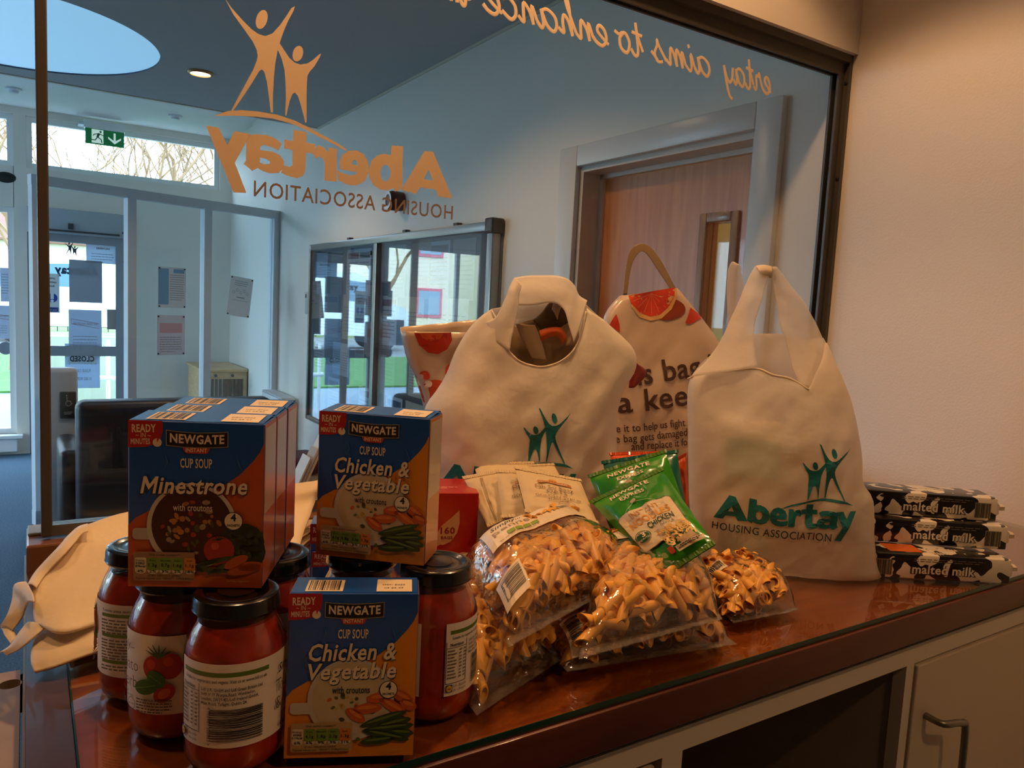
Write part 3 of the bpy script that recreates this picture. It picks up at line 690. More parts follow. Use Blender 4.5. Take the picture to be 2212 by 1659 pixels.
# ================================================================= sauce jars
M_jarglass = film('jar_glass', (.99, .97, .95), .02, 1.5, gain=1.5)
M_sauce = mat('tomato_sauce', 'ac2e08', .18, .5, coat=.6, var=.35, vscale=45, bump=.5, bscale=90)
M_lid = mat('black_lid', '0c0b0b', .22, .5, coat=.5)
M_label = mat('jar_label', 'efe6da', .5)
I_blk, I_grey, I_green, I_wht = ink('1a1614'), ink('6a5e54'), ink('5d7a2a'), ink('eadfce')
JR, JH, LR = .0395, .138, .0335
jar_prof = [(.024, 0), (.034, .001), (.0375, .005), (JR, .014), (JR, .088), (.0385, .099), (.034, .110), (.0308, .117), (.0300, .124)]
def jar_label(P):
    # nutrition + barcode | front | ingredients; u in metres along the label
    P.rect('label_green', I_green, .004, .0475, .076, .0505, 8)
    P.text('visit_text', I_blk, 'Suitable for vegetarians and vegans. Visit us at www.lidl.co.uk', .040, .0435, .0032, fit=.068)
    P.rect('label_box', I_grey, .0005, .0095, .0011, .0420).rect('label_box', I_grey, .0215, .0095, .0221, .0420).rect('label_box', I_grey, .0005, .0095, .022, .0100).rect('label_box', I_grey, .0005, .0370, .022, .0374)
    P.text('nutrition_heading', I_blk, 'Nutrition', .011, .0384, .0034, bold=.02)
    for i in range(9): P.lines('nutrition_rows', I_grey, .002, .0115, .0345 - i*.0026, 1, .002, .0011, i); P.lines('nutrition_values', I_grey, .0135, .0165, .0345 - i*.0026, 1, .002, .0012, i + 9); P.lines('nutrition_values', I_grey, .0180, .0210, .0345 - i*.0026, 1, .002, .0012, i + 30)
    for i, s_ in enumerate(('Lidl U.K. GmbH and Lidl Great Britain Ltd,', 'both of 19 Worple Road, Wimbledon,', 'London, SW19 4JS./Lidl Ireland GmbH,', 'Main Road, Tallaght, Dublin 24.')):
        P.text('address_text', I_blk, s_, .0245, .0385 - i*.0031, .0030, align='LEFT', bold=.015, fit=(.046, .040, .0425, .034)[i])
    P.bars('barcode', I_blk, .031, .0045, .0705, .0265, 25, 3, True)
    P.text('barcode_number', I_blk, '4 056489 306863 >', .0295, .0150, .0036, rot=-PI/2, fit=.026)
    P.rect('shop_square', ink('1d3f8a'), .0012, .0035, .0072, .0092).ell('shop_disc', ink('e6b422'), .0042, .00635, .0026)
    P.text('shop_mark', ink('1d3f8a'), 'LIDL', .0042, .0056, .0016, bold=.02)
    P.text('recycle_text', I_blk, 'Lid - Recycle', .0145, .0072, .0026).text('recycle_text', I_blk, 'Jar - Recycle', .0145, .0040, .0026)
    f0 = .082
    P.text('simply', I_blk, 'Simply...', f0 + .016, .0435, .0085, shear=.35, rot=.12)
    P.text('front_name', I_grey, 'Tomato', f0 + .017, .0295, .0125, bold=-.008, fit=.034).text('front_name', I_grey, '& herb', f0 + .0165, .0175, .0125, bold=-.008, fit=.033)
    P.text('front_small', I_grey, 'pasta sauce', f0 + .014, .0125, .0035)
    P.text('front_net', I_blk, '440g e', f0 + .004, .0040, .0062, align='LEFT')
    cx = f0 + .052
    P.ell('tomato', ink('a81f10'), cx - .004, .0345, .0085).ell('tomato', ink('a81f10'), cx + .008, .0355, .0092)
    P.ell('tomato_glow', ink('c83a20'), cx - .006, .037, .0035).ell('tomato_glow', ink('c83a20'), cx + .007, .039, .0035)
    for a in range(6): P.stroke('tomato_stalk', ink('2c5a1c'), [(cx, .042), (cx + .010*math.cos(.5 + a*.52), .042 + .009*math.sin(.5 + a*.42))], [.0022, .0004])
    P.ell('tomato_half', ink('b4301a'), cx + .004, .0165, .0085, .006, .5).ell('tomato_seed', ink('d8683c'), cx + .004, .0165, .005, .0032, .5)
    P.ell('basil', ink('2f6a1e'), cx - .010, .0205, .010, .0055, .2).ell('basil', ink('2f6a1e'), cx - .002, .0265, .0075, .0055, -.6)
    P.stroke('basil_vein', ink('5f9a3c'), [(cx - .019, .0185), (cx - .002, .0225)], .0006).stroke('basil_vein', ink('5f9a3c'), [(cx - .007, .0295), (cx + .002, .0235)], .0006)
    P.ring('energy_badge', I_grey, f0 + .028, .0065, .0042, .0004).text('energy_text', I_blk, 'Energy 160kJ 2%', f0 + .028, .0058, .0017, fit=.0075)
    P.text('portion_text', I_blk, 'Per 150g', f0 + .027, .0115, .0021)
    P.lines('intake_lines', I_grey, f0 + .034, f0 + .062, .0110, 5, .0021, .0010, 8)
    g0 = .168
    for gn, z in (('green_bar', .0478), ('green_bar_middle', .0325), ('green_bar_low', .0125)): P.rect(gn, I_green, g0, z, g0 + .052, z + .0026, 6)
    P.text('description_text', I_blk, 'Tomato pasta sauce with sweet basil', g0 + .024, .0522, .0026, bold=.02, fit=.046)
    P.lines('ingredient_lines', I_grey, g0, g0 + .052, .0450, 5, .0024, .0011, 5).lines('storage_lines', I_grey, g0, g0 + .052, .0297, 7, .0023, .0011, 6).lines('origin_lines', I_grey, g0, g0 + .052, .0098, 2, .0024, .0011, 7)
    P.text('back_net', I_blk, '440g e', g0 + .040, .0030, .0060)
def make_jar(loc, phi, label, front):
    """phi: azimuth (deg) at which label coordinate `front` faces"""
    t = thing('pasta_sauce_jar', label, 'jar', (loc[0], loc[1], CT), group='tomato sauce jars on the counter')
    MB().lathe([(.0005, .0015), (.033, .0015), (.0365, .006), (JR - .0016, .015), (JR - .0016, .088), (.0368, .099), (.0325, .109), (.0292, .116), (.0005, .1165)], 40).build('sauce', M_sauce, t, smooth=True)
    MB().lathe(jar_prof, 40, cap0=True).build('glass_jar', M_jarglass, t, smooth=True)
    z = JH
    ld = MB().lathe([(LR - .002, z - .0145), (LR, z - .0138), (LR + .0007, z - .0122), (LR + .0002, z - .0105), (LR, z - .005), (LR - .001, z - .0015), (LR - .0035, z), (LR - .007, z), (LR - .009, z - .0015), (.016, z - .0015), (.0145, z - .0008), (.0005, z - .0008)], 40).build('lid', M_lid, t, smooth=True)
    MB().lathe([(.0148, z - .0006), (.014, z - .0004), (.0005, z - .0004)], 28).build('safety_button', mat('lid_button', '2a1d14', .3, coat=.3), ld, smooth=True)
    z0 = .026; L = .226; VS = 1.2; a0 = math.radians(phi) - front/JR
    f = lambda u, v, e: ((JR + .0002 + e)*math.cos(a0 + u/JR), (JR + .0002 + e)*math.sin(a0 + u/JR), z0 + v*VS)
    P = Print(); P.rect('paper_label', M_label, 0, 0, L, .056, 100); jar_label(P)
    objs = P.build(t, f, maxlen=.0045, step=.00014)
    for o in objs[1:]: o.parent = objs[0]
    return t
def cphi(p): return math.degrees(math.atan2(-p[1], -p[0]))
J1, J2, J3, J4, J5, J6 = (.1392, .611), (.107, .682), (.090, .759), (.189, .690), (.268, .668), (.316, .606)
make_jar(J1, cphi(J1), 'tomato sauce jar with barcode turned out, in front of the soup cartons', .050)
make_jar(J2, cphi(J2), 'tomato sauce jar showing tomato and basil picture under the minestrone carton', .148)
make_jar(J3, cphi(J3), 'tomato sauce jar with green-striped text panel beside the flat cloth bags', .204)
make_jar(J4, cphi(J4), 'tomato sauce jar behind the minestrone carton with its lid half covered', .1)
make_jar(J5, cphi(J5), 'tomato sauce jar behind the lower chicken soup carton', .03)
make_jar(J6, cphi(J6), 'tomato sauce jar with a bare glass gap in its label, beside the pasta bags', .237)

# ================================================================= soup cartons
BW, BH, BD = .103, .1335, .044
C_blue, C_or, C_mi = '0b4fa8', 'dc8a24', 'bc5420'
M_cblue = mat('carton_blue', C_blue, .3, .5, coat=.3); M_cedge = mat('carton_side', 'c9a877', .35, .5, coat=.2)
I_cream, I_red, I_navy, I_bk = ink('e6d6b8'), ink('b01a16'), ink('14213e'), ink('17140f')
def bowl_bits(P, name, cols, cx, cy, rx, ry, n, seed, sz):
    rd = random.Random(seed)
    for i in range(n):
        a, r = rd.random()*2*PI, math.sqrt(rd.random())*.85; c = cols[i % len(cols)]
        P.ell(name + '_' + c[0], ink(c[1]), cx + rx*r*math.cos(a), cy + ry*r*math.sin(a), sz*(.6 + .8*rd.random()), sz*(.5 + .5*rd.random()), rd.random()*3, 8)
def soup_front(kind):
    P = Print(); w, h = BW, BH
    X = lambda u: u*w; Y = lambda v: (1 - v)*h
    chick = kind == 'chicken'
    P.poly('colour_field', ink(C_or if chick else C_mi, .3), [(X(u), Y(v)) for u, v in ((0, 1), (0, .63), (.05, .585), (.16, .535), (.3, .505), (.5, .46), (.68, .39), (.82, .31), (.92, .225), (.97, .17), (1, .115), (1, 1))])
    P.poly('red_flash', I_red, [(X(u), Y(v)) for u, v in ((0, 0), (.25, 0), (.252, .05), (.24, .1), (.2, .14), (.12, .157), (0, .162))])
    P.text('flash_text', I_cream, 'READY', X(.115), Y(.068), .0085, bold=.03, rot=.03, fit=X(.175)).text('flash_text', I_cream, '~ IN ~', X(.11), Y(.1), .0052, fit=X(.11)).text('flash_text', I_cream, 'MINUTES', X(.09), Y(.14), .0062, bold=.02, rot=.03, fit=X(.14))
    P.ell('clock', I_cream, X(.212), Y(.128), .0034).poly('clock_wedge', I_red, [(X(.212), Y(.128)), (X(.208), Y(.103)), (X(.226), Y(.104))])
    P.poly('brand_edge', ink('8f8a70'), [(X(u), Y(v)) for u, v in ((.275, .05), (.35, .057), (.5, .062), (.65, .057), (.735, .05), (.735, .145), (.62, .152), (.5, .154), (.38, .152), (.275, .145))])
    P.poly('brand_panel', I_bk, [(X(u), Y(v)) for u, v in ((.282, .056), (.35, .062), (.5, .067), (.65, .062), (.728, .056), (.728, .14), (.62, .147), (.5, .149), (.38, .147), (.282, .14))])
    P.text('brand_name', I_cream, 'NEWGATE', X(.505), Y(.128), .0098, bold=.03, fit=X(.40), arc=2.0)
    P.poly('instant_tab', ink('b8362a'), [(X(u), Y(v)) for u, v in ((.40, .153), (.60, .153), (.585, .18), (.57, .187), (.43, .187), (.415, .18))])
    P.text('instant_text', I_cream, 'INSTANT', X(.5), Y(.178), .0044, bold=.02, fit=X(.155))
    P.text('cup_soup', I_cream, 'CUP SOUP', X(.5), Y(.272), .0105, bold=.02, fit=X(.235))
    for wn, pts in (('steam_wisp', ((.27, .19), (.29, .24), (.26, .29))), ('steam_curl', ((.8, .2), (.82, .25), (.85, .3))), ('steam_trail', ((.14, .47), (.12, .42), (.16, .37)))):
        P.stroke(wn, ink('2a66a4'), [(X(u), Y(v)) for u, v in pts], [.0002, .0012, .0002])
    bx, by = (.5, .645) if chick else (.475, .625)
    P.rrect('mug_handle', ink('b8ad9c' if not chick else 'c8c0b0'), X(.035), Y(by + .085), X(.21), Y(by + .015), .003)
    P.ell('mug', ink('c6bfb2'), X(bx), Y(by), X(.335), .0335 if chick else .0350, 0, 40)
    P.ell('soup', ink('c4b492' if chick else '40190c'), X(bx), Y(by - .006), X(.30), .0295 if chick else .0315, 0, 40)
    if chick: bowl_bits(P, 'bits', [('g', '5a6a3a'), ('o', 'c8642a'), ('y', 'c8a050'), ('d', '4a4434')], X(bx), Y(by + .045), X(.25), .013, 20, 4, .0018)
    else: bowl_bits(P, 'bits', [('c', 'a86a2c'), ('r', 'a02a1c'), ('y', 'b8782c'), ('g', '4a4a1c'), ('w', '9a8468')], X(bx), Y(by), X(.27), .027, 40, 9, .0024)
    if chick:
        for nm, mt, o in (('title_shadow', ink('23304a'), .0008), ('title', I_cream, 0)):
            P.text(nm, mt, 'Chicken &', X(.505) + o*.7, Y(.402) - o, .0195, bold=.02, shear=.22, rot=.015, fit=X(.68)).text(nm, mt, 'Vegetable', X(.505) + o*.7, Y(.516) - o, .0185, bold=.02, shear=.22, rot=.015, fit=X(.68))
        P.text('with_croutons', I_navy, 'with croutons', X(.5), Y(.605), .0082, bold=.01, fit=X(.29))
    else:
        for nm, mt, o in (('title_shadow', ink('3a1e1a'), .0009), ('title', I_cream, 0)):
            P.text(nm, mt, 'Minestrone', X(.49) + o*.7, Y(.425) - o, .0190, bold=.02, shear=.22, rot=.01, fit=X(.79))
        P.text('with_croutons', I_cream, 'with croutons', X(.48), Y(.53), .0080, bold=.01, fit=X(.29))
    if chick:
        for u, v, r, L in ((.72, .635, .1, .10), (.9, .63, -.5, .10), (.63, .70, .08, .115), (.83, .69, -.55, .13), (.54, .74, -.6, .09), (.95, .68, -.4, .07)):
            P.ell('carrot', ink('c05a22'), X(u), Y(v), X(L), X(.042), r, 14)
            P.ell('carrot_light', ink('d87a38'), X(u), Y(v) + .001, X(L*.7), X(.015), r, 12)
        for u, v, r, L in ((.76, .765, .30, .19), (.80, .82, .1, .20), (.84, .79, .22, .14), (.78, .865, -.22, .19), (.9, .85, -.1, .1), (.72, .895, .1, .14)):
            P.ell('pea_pod', ink('35461c'), X(u), Y(v), X(L), X(.034), r, 14)
            P.ell('pod_light', ink('5e7434'), X(u), Y(v) + .0008, X(L*.75), X(.010), r, 12)
        P.ell('pea', ink('4c6a2c'), X(.565), Y(.885), .0016)
    else:
        P.ell('parsley', ink('1c2a12'), X(.86), Y(.71), X(.16), .015, 0, 14).ell('parsley', ink('1c2a12'), X(.93), Y(.77), X(.10), .013, 0, 14)
        for i in range(14): P.ell('parsley_leaf', ink('2c3e1a'), X(.76 + .23*random.random()), Y(.66 + .14*random.random()), .003, .002, i, 7)
        P.ell('tomato', ink('a02612'), X(.68), Y(.765), X(.115), .0115).ell('tomato_gleam', ink('c04a30'), X(.65), Y(.74), X(.03), .003)
        for a in range(5): P.stroke('stalk', ink('2a3c16'), [(X(.68), Y(.70)), (X(.68) + .006*math.cos(.3 + a*.65), Y(.70) + .002 + .003*math.sin(a))], [.0014, .0003])
        for u, v, r, L in ((.58, .85, .4, .13), (.66, .83, .25, .16), (.6, .885, -.1, .17), (.7, .87, .5, .12), (.5, .87, -.5, .08)):
            P.ell('green_bean', ink('3c4a20'), X(u), Y(v), X(L), X(.02), r, 12)
        for u, v, r, L in ((.81, .835, .5, .10), (.87, .88, .25, .13), (.92, .86, .1, .10)):
            P.ell('carrot', ink('b4501c'), X(u), Y(v), X(L), X(.04), r, 14)
    bxx, byy = (.79, .585) if chick else (.785, .585)
    P.ell('badge_rim', I_navy, X(bxx), Y(byy), .0074).ell('badge', I_cream, X(bxx), Y(byy), .0068)
    P.text('badge_number', I_navy, '4', X(bxx), Y(byy - .002), .0080, bold=.04).text('badge_word', I_navy, 'SACHETS', X(bxx), Y(byy + .032), .0026, bold=.03, fit=.0098)
    P.rrect('nutrition_panel', ink('b59a6e' if chick else '9c7a5c'), X(.05), Y(.955), X(.52 if chick else .50), Y(.78), .0015)
    vals = (('493kJ/', '117kcal'), '4.1g', '1.8g', '2.3g', '1.3g') if chick else (('378kJ/', '89kcal'), '1.3g', '0.7g', '1.6g', '1.1g')
    pc = ('6%', '6%', '9%', '3%', '21%') if chick else ('4%', '2%', '3%', '2%', '18%')
    nm_ = ('Energy', 'Fat', 'Saturates', 'Sugars', 'Salt')
    for i in range(5):
        u0 = .06 + i*.091
        c = ('d8cdb4', '6f9432', '6f9432', '6f9432', 'c87a30')[i]
        P.rrect('value_tab_' + ('w', 'g', 'g', 'g', 'o')[i], ink(c), X(u0), Y(.89), X(u0 + .084), Y(.815), .0012)
        P.ell('value_foot', ink('d8cdb4'), X(u0 + .042), Y(.893), X(.042), .0028, 0, 16)
    for i in range(5):
        u0 = .06 + i*.091
        P.text('value_text', I_bk, nm_[i], X(u0 + .042), Y(.836), .0021, fit=X(.07 if i in (0, 2) else .045))
        if i == 0: P.text('value_text', I_bk, vals[0][0], X(u0 + .042), Y(.855), .0024, fit=X(.07), bold=.02).text('value_text', I_bk, vals[0][1], X(u0 + .042), Y(.873), .0024, fit=X(.074), bold=.02)
        else: P.text('value_text', I_bk, vals[i], X(u0 + .042), Y(.868), .0034, fit=X(.062), bold=.02)
        P.text('value_text', I_bk, pc[i], X(u0 + .042), Y(.905), .0031, bold=.02, fit=X(.05 if i < 4 else .062))
    P.text('value_text', I_bk, 'One sachet contains**', X(.28), Y(.803), .0025, fit=X(.23)).text('value_text', I_bk, 'of the reference intake*', X(.28), Y(.928), .0023, fit=X(.25))
    P.text('value_text', I_bk, 'Typical values per 100ml**: ' + ('218kJ/51kcal' if chick else '170kJ/40kcal'), X(.28), Y(.946), .0023, fit=X(.43))
    P.text('serving_note', ink('d0a050'), 'Serving suggestion', X(.83), Y(.955), .0024, fit=X(.17))
    return P
def make_carton(kind, label, M, group=None, depth=BD, front=True):
    t = thing('soup_carton', label, 'carton', M.translation, rot=M.to_3x3(), group=group)
    b = MB().bbox(-BW/2, BW/2, 0, depth, 0, BH, .0007, 1)
    body = b.build('carton_body', M_cblue, t)
    for sx in (-1, 1):
        a, b = sorted((sx*(BW/2 + .0001), sx*(BW/2 + .0004))); q = MB().box(a, b, .001, depth - .001, .001, BH - .001).build('side_panel', mat('side_' + kind, 'c0702a' if kind == 'chicken' else 'b05a2c', .3, coat=.3), t)
        a, b = sorted((sx*(BW/2 + .00045), sx*(BW/2 + .0006))); MB().box(a, b, .003, depth - .003, BH*.45, BH - .004).build('side_sheen', mat('side_pale', 'b4aca4', .28, coat=.4), q)  # pale upper panel: silvery reflection of the glossy side put into the colour
    if front:
        soup_front(kind).build(t, lambda u, v, e: (u - BW/2, -.0001 - e, v), step=.00008)
    # top: tuck flap, barcode label, date panel
    fl = MB().add([(-BW/2 + .001, .0015, BH + .0002), (BW/2 - .001, .0015, BH + .0002), (BW/2 - .001, depth*.9, BH + .0022), (-BW/2 + .001, depth*.9, BH + .0022), (-BW/2 + .001, depth - .001, BH + .0003), (BW/2 - .001, depth - .001, BH + .0003)], [(0, 1, 2, 3), (3, 2, 5, 4)]).build('top_flap', M_cblue, t, fix=False)
    P = Print(); P.rect('barcode_panel', I_cream, -.040, .004, -.010, depth*.72).rect('date_panel', I_cream, .017, .003, .046, depth*.75)
    P.bars('barcode', I_bk, -.038, .006, -.012, depth*.68, 20, 5)
    P.text('date_text', ink('4a4238'), 'DEC 2022', .031, depth*.40, .0045).text('date_text', ink('4a4238'), '03 24 47', .031, depth*.22, .0045)
    P.build(t, lambda u, v, e: (u, v, BH + .0004 + .0020*v/(depth*.9) + e), step=.00012)
    return t
def carton_M(pl, pr, lean=0, z=CT, roll=0):
    """front bottom edge from pl to pr; lean back in degrees"""
    a, b = Vector((*pl, 0)), Vector((*pr, 0)); yaw = math.atan2(b.y - a.y, b.x - a.x); mid = (a + b)/2
    z += BD*math.sin(math.radians(lean))
    return Matrix.Translation((mid.x, mid.y, z)) @ Matrix.Rotation(yaw, 4, 'Z') @ Matrix.Rotation(math.radians(roll), 4, 'Y') @ Matrix.Rotation(-math.radians(lean), 4, 'X')
ZL = CT + JH + .0008
c1 = onz(617, 1648, CT); c2 = onz(887, 1640, CT)
make_carton('chicken', 'chicken and vegetable soup carton standing on the counter against a jar', carton_M(c1[:2], c2[:2], 5))
a_, b_ = onz(272, 1266, ZL), onz(570, 1270, ZL); yawm = math.atan2(b_.y - a_.y, b_.x - a_.x); nrmv = Vector((-math.sin(yawm), math.cos(yawm), 0))
for i, (o, k) in enumerate(((0, 'minestrone soup carton in front of the two others on the jar lids'), (BD + .0012, 'middle soup carton of the row of three on the jar lids'), (2*BD + .0045, 'rearmost soup carton of the row of three on the jar lids'))):
    p, q = a_ + nrmv*o, b_ + nrmv*o
    make_carton('minestrone', k, carton_M(p[:2], q[:2], 0, ZL), 'soup cartons on the jars', front=(i == 0))
a_, b_ = onz(683, 1197, ZL), onz(915, 1222, ZL)
make_carton('chicken', 'chicken and vegetable soup carton balanced on two jar lids', carton_M(a_[:2], b_[:2], 0, ZL), 'soup cartons on the jars')
# ================================================================= pillow packs
def pillow(c00, c10, c11, c01, top, bot=0.0, fin=.05, nu=20, nv=26, pw=.5, edge=0.0, wr=0.0, seed=0, full=3.1):
    """sealed pack over four corners (u: c00->c10 along the seal, v: c00->c01). returns (mesh, S)"""
    c00, c10, c11, c01 = map(Vector, (c00, c10, c11, c01))
    n = ((c10 - c00).cross(c01 - c00)).normalized()
    if n.z < 0 and abs(n.z) > .05: n = -n
    def prof(u, v):
        a = max(0, 1 - abs(2*u - 1)**full)**pw
        w = (v - fin)/(1 - 2*fin)
        if w <= 0 or w >= 1: return 0
        return a*max(0, 1 - abs(2*w - 1)**full)**pw
    def S(u, v, side=1, e=0):
        B = (c00*(1 - u) + c10*u)*(1 - v) + (c01*(1 - u) + c11*u)*v
        h = prof(u, v)
        d = (top*h + edge) if side > 0 else -(bot*h) + edge
        if wr: d += wr*h*noise.noise(Vector((u*7 + seed, v*8, side*3 + seed*.7))) + wr*.25*noise.noise(Vector((u*21 + seed, v*3, side)))
        return B + n*(d + e*side)
    mb = MB()
    for side in (1, -1):
        o = len(mb.v)
        for j in range(nv + 1):
            for i in range(nu + 1): mb.v.append(S(i/nu, j/nv, side))
        for j in range(nv):
            for i in range(nu):
                q = [o + j*(nu + 1) + i, o + j*(nu + 1) + i + 1, o + (j + 1)*(nu + 1) + i + 1, o + (j + 1)*(nu + 1) + i]
                mb.f.append(q if side > 0 else q[::-1])
    return mb, S, n
def penne_mesh():
    n = 12; R0, R1, L = .0060, .0046, .044; vs = []; fs = []
    for r in (R0, R1):
        for e in (-1, 1):
            for i in range(n):
                a = 2*PI*i/n; vs.append((e*L/2 + 1.0*r*math.sin(a), r*math.cos(a), r*math.sin(a)))
    for i in range(n):
        j = (i + 1) % n
        fs += [(i, j, n + j, n + i), (2*n + i, 3*n + i, 3*n + j, 2*n + j), (i, 2*n + i, 2*n + j, j), (n + i, n + j, 3*n + j, 3*n + i)]
    me = bpy.data.meshes.new('penne'); me.from_pydata(vs, [], fs)
    for p in me.polygons: p.use_smooth = True
    try: me.set_sharp_from_angle(angle=math.radians(40))
    except Exception: pass
    me.materials.append(mat('pasta', 'eeb04c', .40, .5, var=.10, vscale=60)); return me
PENNE = penne_mesh()
M_film = film('pasta_film', (.985, .98, .97), .06, 1.45, haze=.02, hcol=(.8, .72, .6), bump=1.0, bscale=30, gain=2.6)
M_fin = film('seal_film', (.95, .95, .94), .12, 1.5, haze=.10, hcol=(.75, .68, .58), bump=.6, bscale=120)
M_plabel = mat('pasta_label', 'e6d6bc', .4, coat=.3)
def pasta_bag(label, cs, top, seed, lab=None, bar=None, n1=104, n2=60, bot=.006):
    c = [Vector(q) for q in cs]; base = sum(c, Vector())/4
    t = thing('pasta_bag', label, 'pasta bag', (base.x, base.y, min(q.z for q in c) - bot), group='clear bags of penne on the counter')
    mb, S_, nrm = pillow(*c, top, bot, .055, 26, 32, .5, 0, .004, seed, 4.6)
    mb.build('clear_film', M_film, t, smooth='all', world=True, fix=False)
    inv = MW[t.as_pointer()].inverted(); rd = random.Random(seed)
    u_ax = (c[1] - c[0]).normalized()
    for layer, (n, dep) in enumerate(((n1, .0098), (n2, .018), (54, .029), (40, .040))):
        cols = max(3, int(math.sqrt(n*.66))); rows = max(3, round(n/cols))
        for j in range(rows):
            for i in range(cols):
                u = .0 + 1.0*(i + .5 + .7*(rd.random() - .5))/cols; v = .03 + .94*(j + .5 + .7*(rd.random() - .5))/rows
                p = S_(u, v); q = S_(u, v, -1); H_ = (p - q).length
                a = rd.gauss(.9, .7); uh = abs(math.cos(a))*.021/(c[1] - c[0]).length; vh = abs(math.sin(a))*.021/(c[3] - c[0]).length
                u = min(max(u, .022 + uh*.8), .978 - uh*.8); v = min(max(v, .06 + vh*.7), .94 - vh*.7); p = S_(u, v); q = S_(u, v, -1); H_ = (p - q).length
                d = max(.0062, dep) + .003*rd.random()
                if H_ < d + .005: 
                    if layer: continue
                    d = H_/2
                du = S_(min(u + .03, .95), v) - S_(max(u - .03, .05), v); dv = S_(u, min(v + .03, .93)) - S_(u, max(v - .03, .07))
                N = du.cross(dv).normalized(); 
                if N.dot(nrm) < 0: N = -N
                x = (du.normalized()*math.cos(a) + dv.normalized()*math.sin(a)); x = (x - N*x.dot(N)).normalized()
                x = (x + N*rd.uniform(-.10, .10)).normalized(); y = N.cross(x).normalized(); z = x.cross(y)
                rl = rd.random()*2*PI; y, z = y*math.cos(rl) + z*math.sin(rl), z*math.cos(rl) - y*math.sin(rl)
                M = Matrix((x, y, z)).transposed().to_4x4(); M.translation = p - N*d
                o = bpy.data.objects.new('penne', PENNE); COL.objects.link(o); o.parent = t; o.matrix_local = inv @ M
    # crimped end seals
    for v0, v1 in ((0, .055), (.945, 1)):
        fm = MB(); K = 40
        for i in range(K + 1):
            for k in range(3):
                u = i/K; v = v0 + (v1 - v0)*k/2; fm.v.append(S_(u, v) + nrm*(.0006 + .0007*(i % 2)))
        for i in range(K):
            for k in range(2): fm.f.append([i*3 + k, i*3 + k + 1, i*3 + k + 4, i*3 + k + 3])
        fm.build('end_seal', M_fin, t, world=True, fix=False)
    if lab:
        u0, u1, v0, v1 = lab; Wd = (c[1] - c[0]).length*(u1 - u0); Ht = (c[3] - c[0]).length*(v1 - v0); P = Print()
        for k in range(10): P.rect('paper_label', M_plabel, 0, Ht*k/10, Wd, Ht*(k + 1)/10, 14)
        P.text('label_name', ink('1c1814'), 'Simply...', Wd*.20, Ht*.70, Ht*.23, shear=.3, bold=.01, fit=Wd*.28)
        P.text('label_word', ink('9a8468'), 'penne', Wd*.22, Ht*.42, Ht*.32, bold=-.005, fit=Wd*.34)
        for i in range(4): P.rect('value_tab', ink('86a03c'), Wd*(.14 + .075*i), Ht*.14, Wd*(.205 + .075*i), Ht*.28)
        P.lines('label_lines', ink('5a5044'), Wd*.06, Wd*.45, Ht*.08, 1, .002, .0008, 3)
        for i in range(9): P.ell('pasta_picture', ink('e0a83c'), Wd*(.56 + .018*i), Ht*(.55 + .05*math.sin(i*2)), Wd*.025, Ht*.05, i, 8)
        P.stroke('fork_picture', ink('8c8880'), [(Wd*.70, Ht*.58), (Wd*.78, Ht*.55), (Wd*.95, Ht*.66)], [Ht*.12, Ht*.08, Ht*.02])
        P.text('label_net', ink('5a5044'), '500g e', Wd*.84, Ht*.36, Ht*.12)
        P.build(t, lambda u, v, e: S_(u0 + (u1 - u0)*u/Wd, v0 + (v1 - v0)*v/Ht, 1, .0008 + e*1.6), maxlen=.012, world=True)
    if bar:
        u0, u1, v0, v1, rot = bar; P = Print(); Wd = (c[1] - c[0]).length*(u1 - u0); Ht = (c[3] - c[0]).length*(v1 - v0)
        P.rect('barcode_label', M_plabel, 0, 0, Wd, Ht, 6); P.bars('barcode', ink('2a241c'), Wd*.1, Ht*.2, Wd*.9, Ht*.92, 20, seed, rot)
        P.build(t, lambda u, v, e: S_(u0 + (u1 - u0)*u/Wd, v0 + (v1 - v0)*v/Ht, 1, .0008 + e*1.6), maxlen=.012, world=True)
    return t
def Z(x, y, h): return onz(x, y, CT + h)
pasta_bag('penne bag lying lowest beside the sauce jar, half under the labelled one', [Z(1030, 1546, .008), Z(1250, 1402, .012), Vector((.480, .855, CT + .012)), Vector((.365, .800, CT + .012))], .056, 11)
pasta_bag('penne bag lying flat along the counter edge, lowest of its stack', [Z(1225, 1452, .010), Z(1592, 1392, .010), Vector((.735, .735, CT + .010)), Vector((.500, .770, CT + .010))], .044, 12, bar=(.05, .2, .06, .26, True))
pasta_bag('penne bag with a half-hidden label on top of the flat one', [Z(1250, 1425, .048), Z(1560, 1338, .048), Z(1490, 1190, .056), Z(1285, 1175, .064)], .050, 13, lab=(.15, .95, .62, .88))
pasta_bag('penne bag lying by itself in front of the printed cloth bag', [Z(1585, 1347, .008), Z(1728, 1318, .008), Z(1612, 1222, .014), Z(1478, 1248, .014)], .046, 14, bar=(.02, .22, .45, .62, False))
pasta_bag('topmost penne bag with its white paper label in full view', [Z(1100, 1398, .066), Z(1388, 1236, .066), Z(1200, 1130, .085), Z(995, 1200, .085)], .050, 15, lab=(.07, .97, .57, .84), bar=(.02, .15, .13, .34, True))

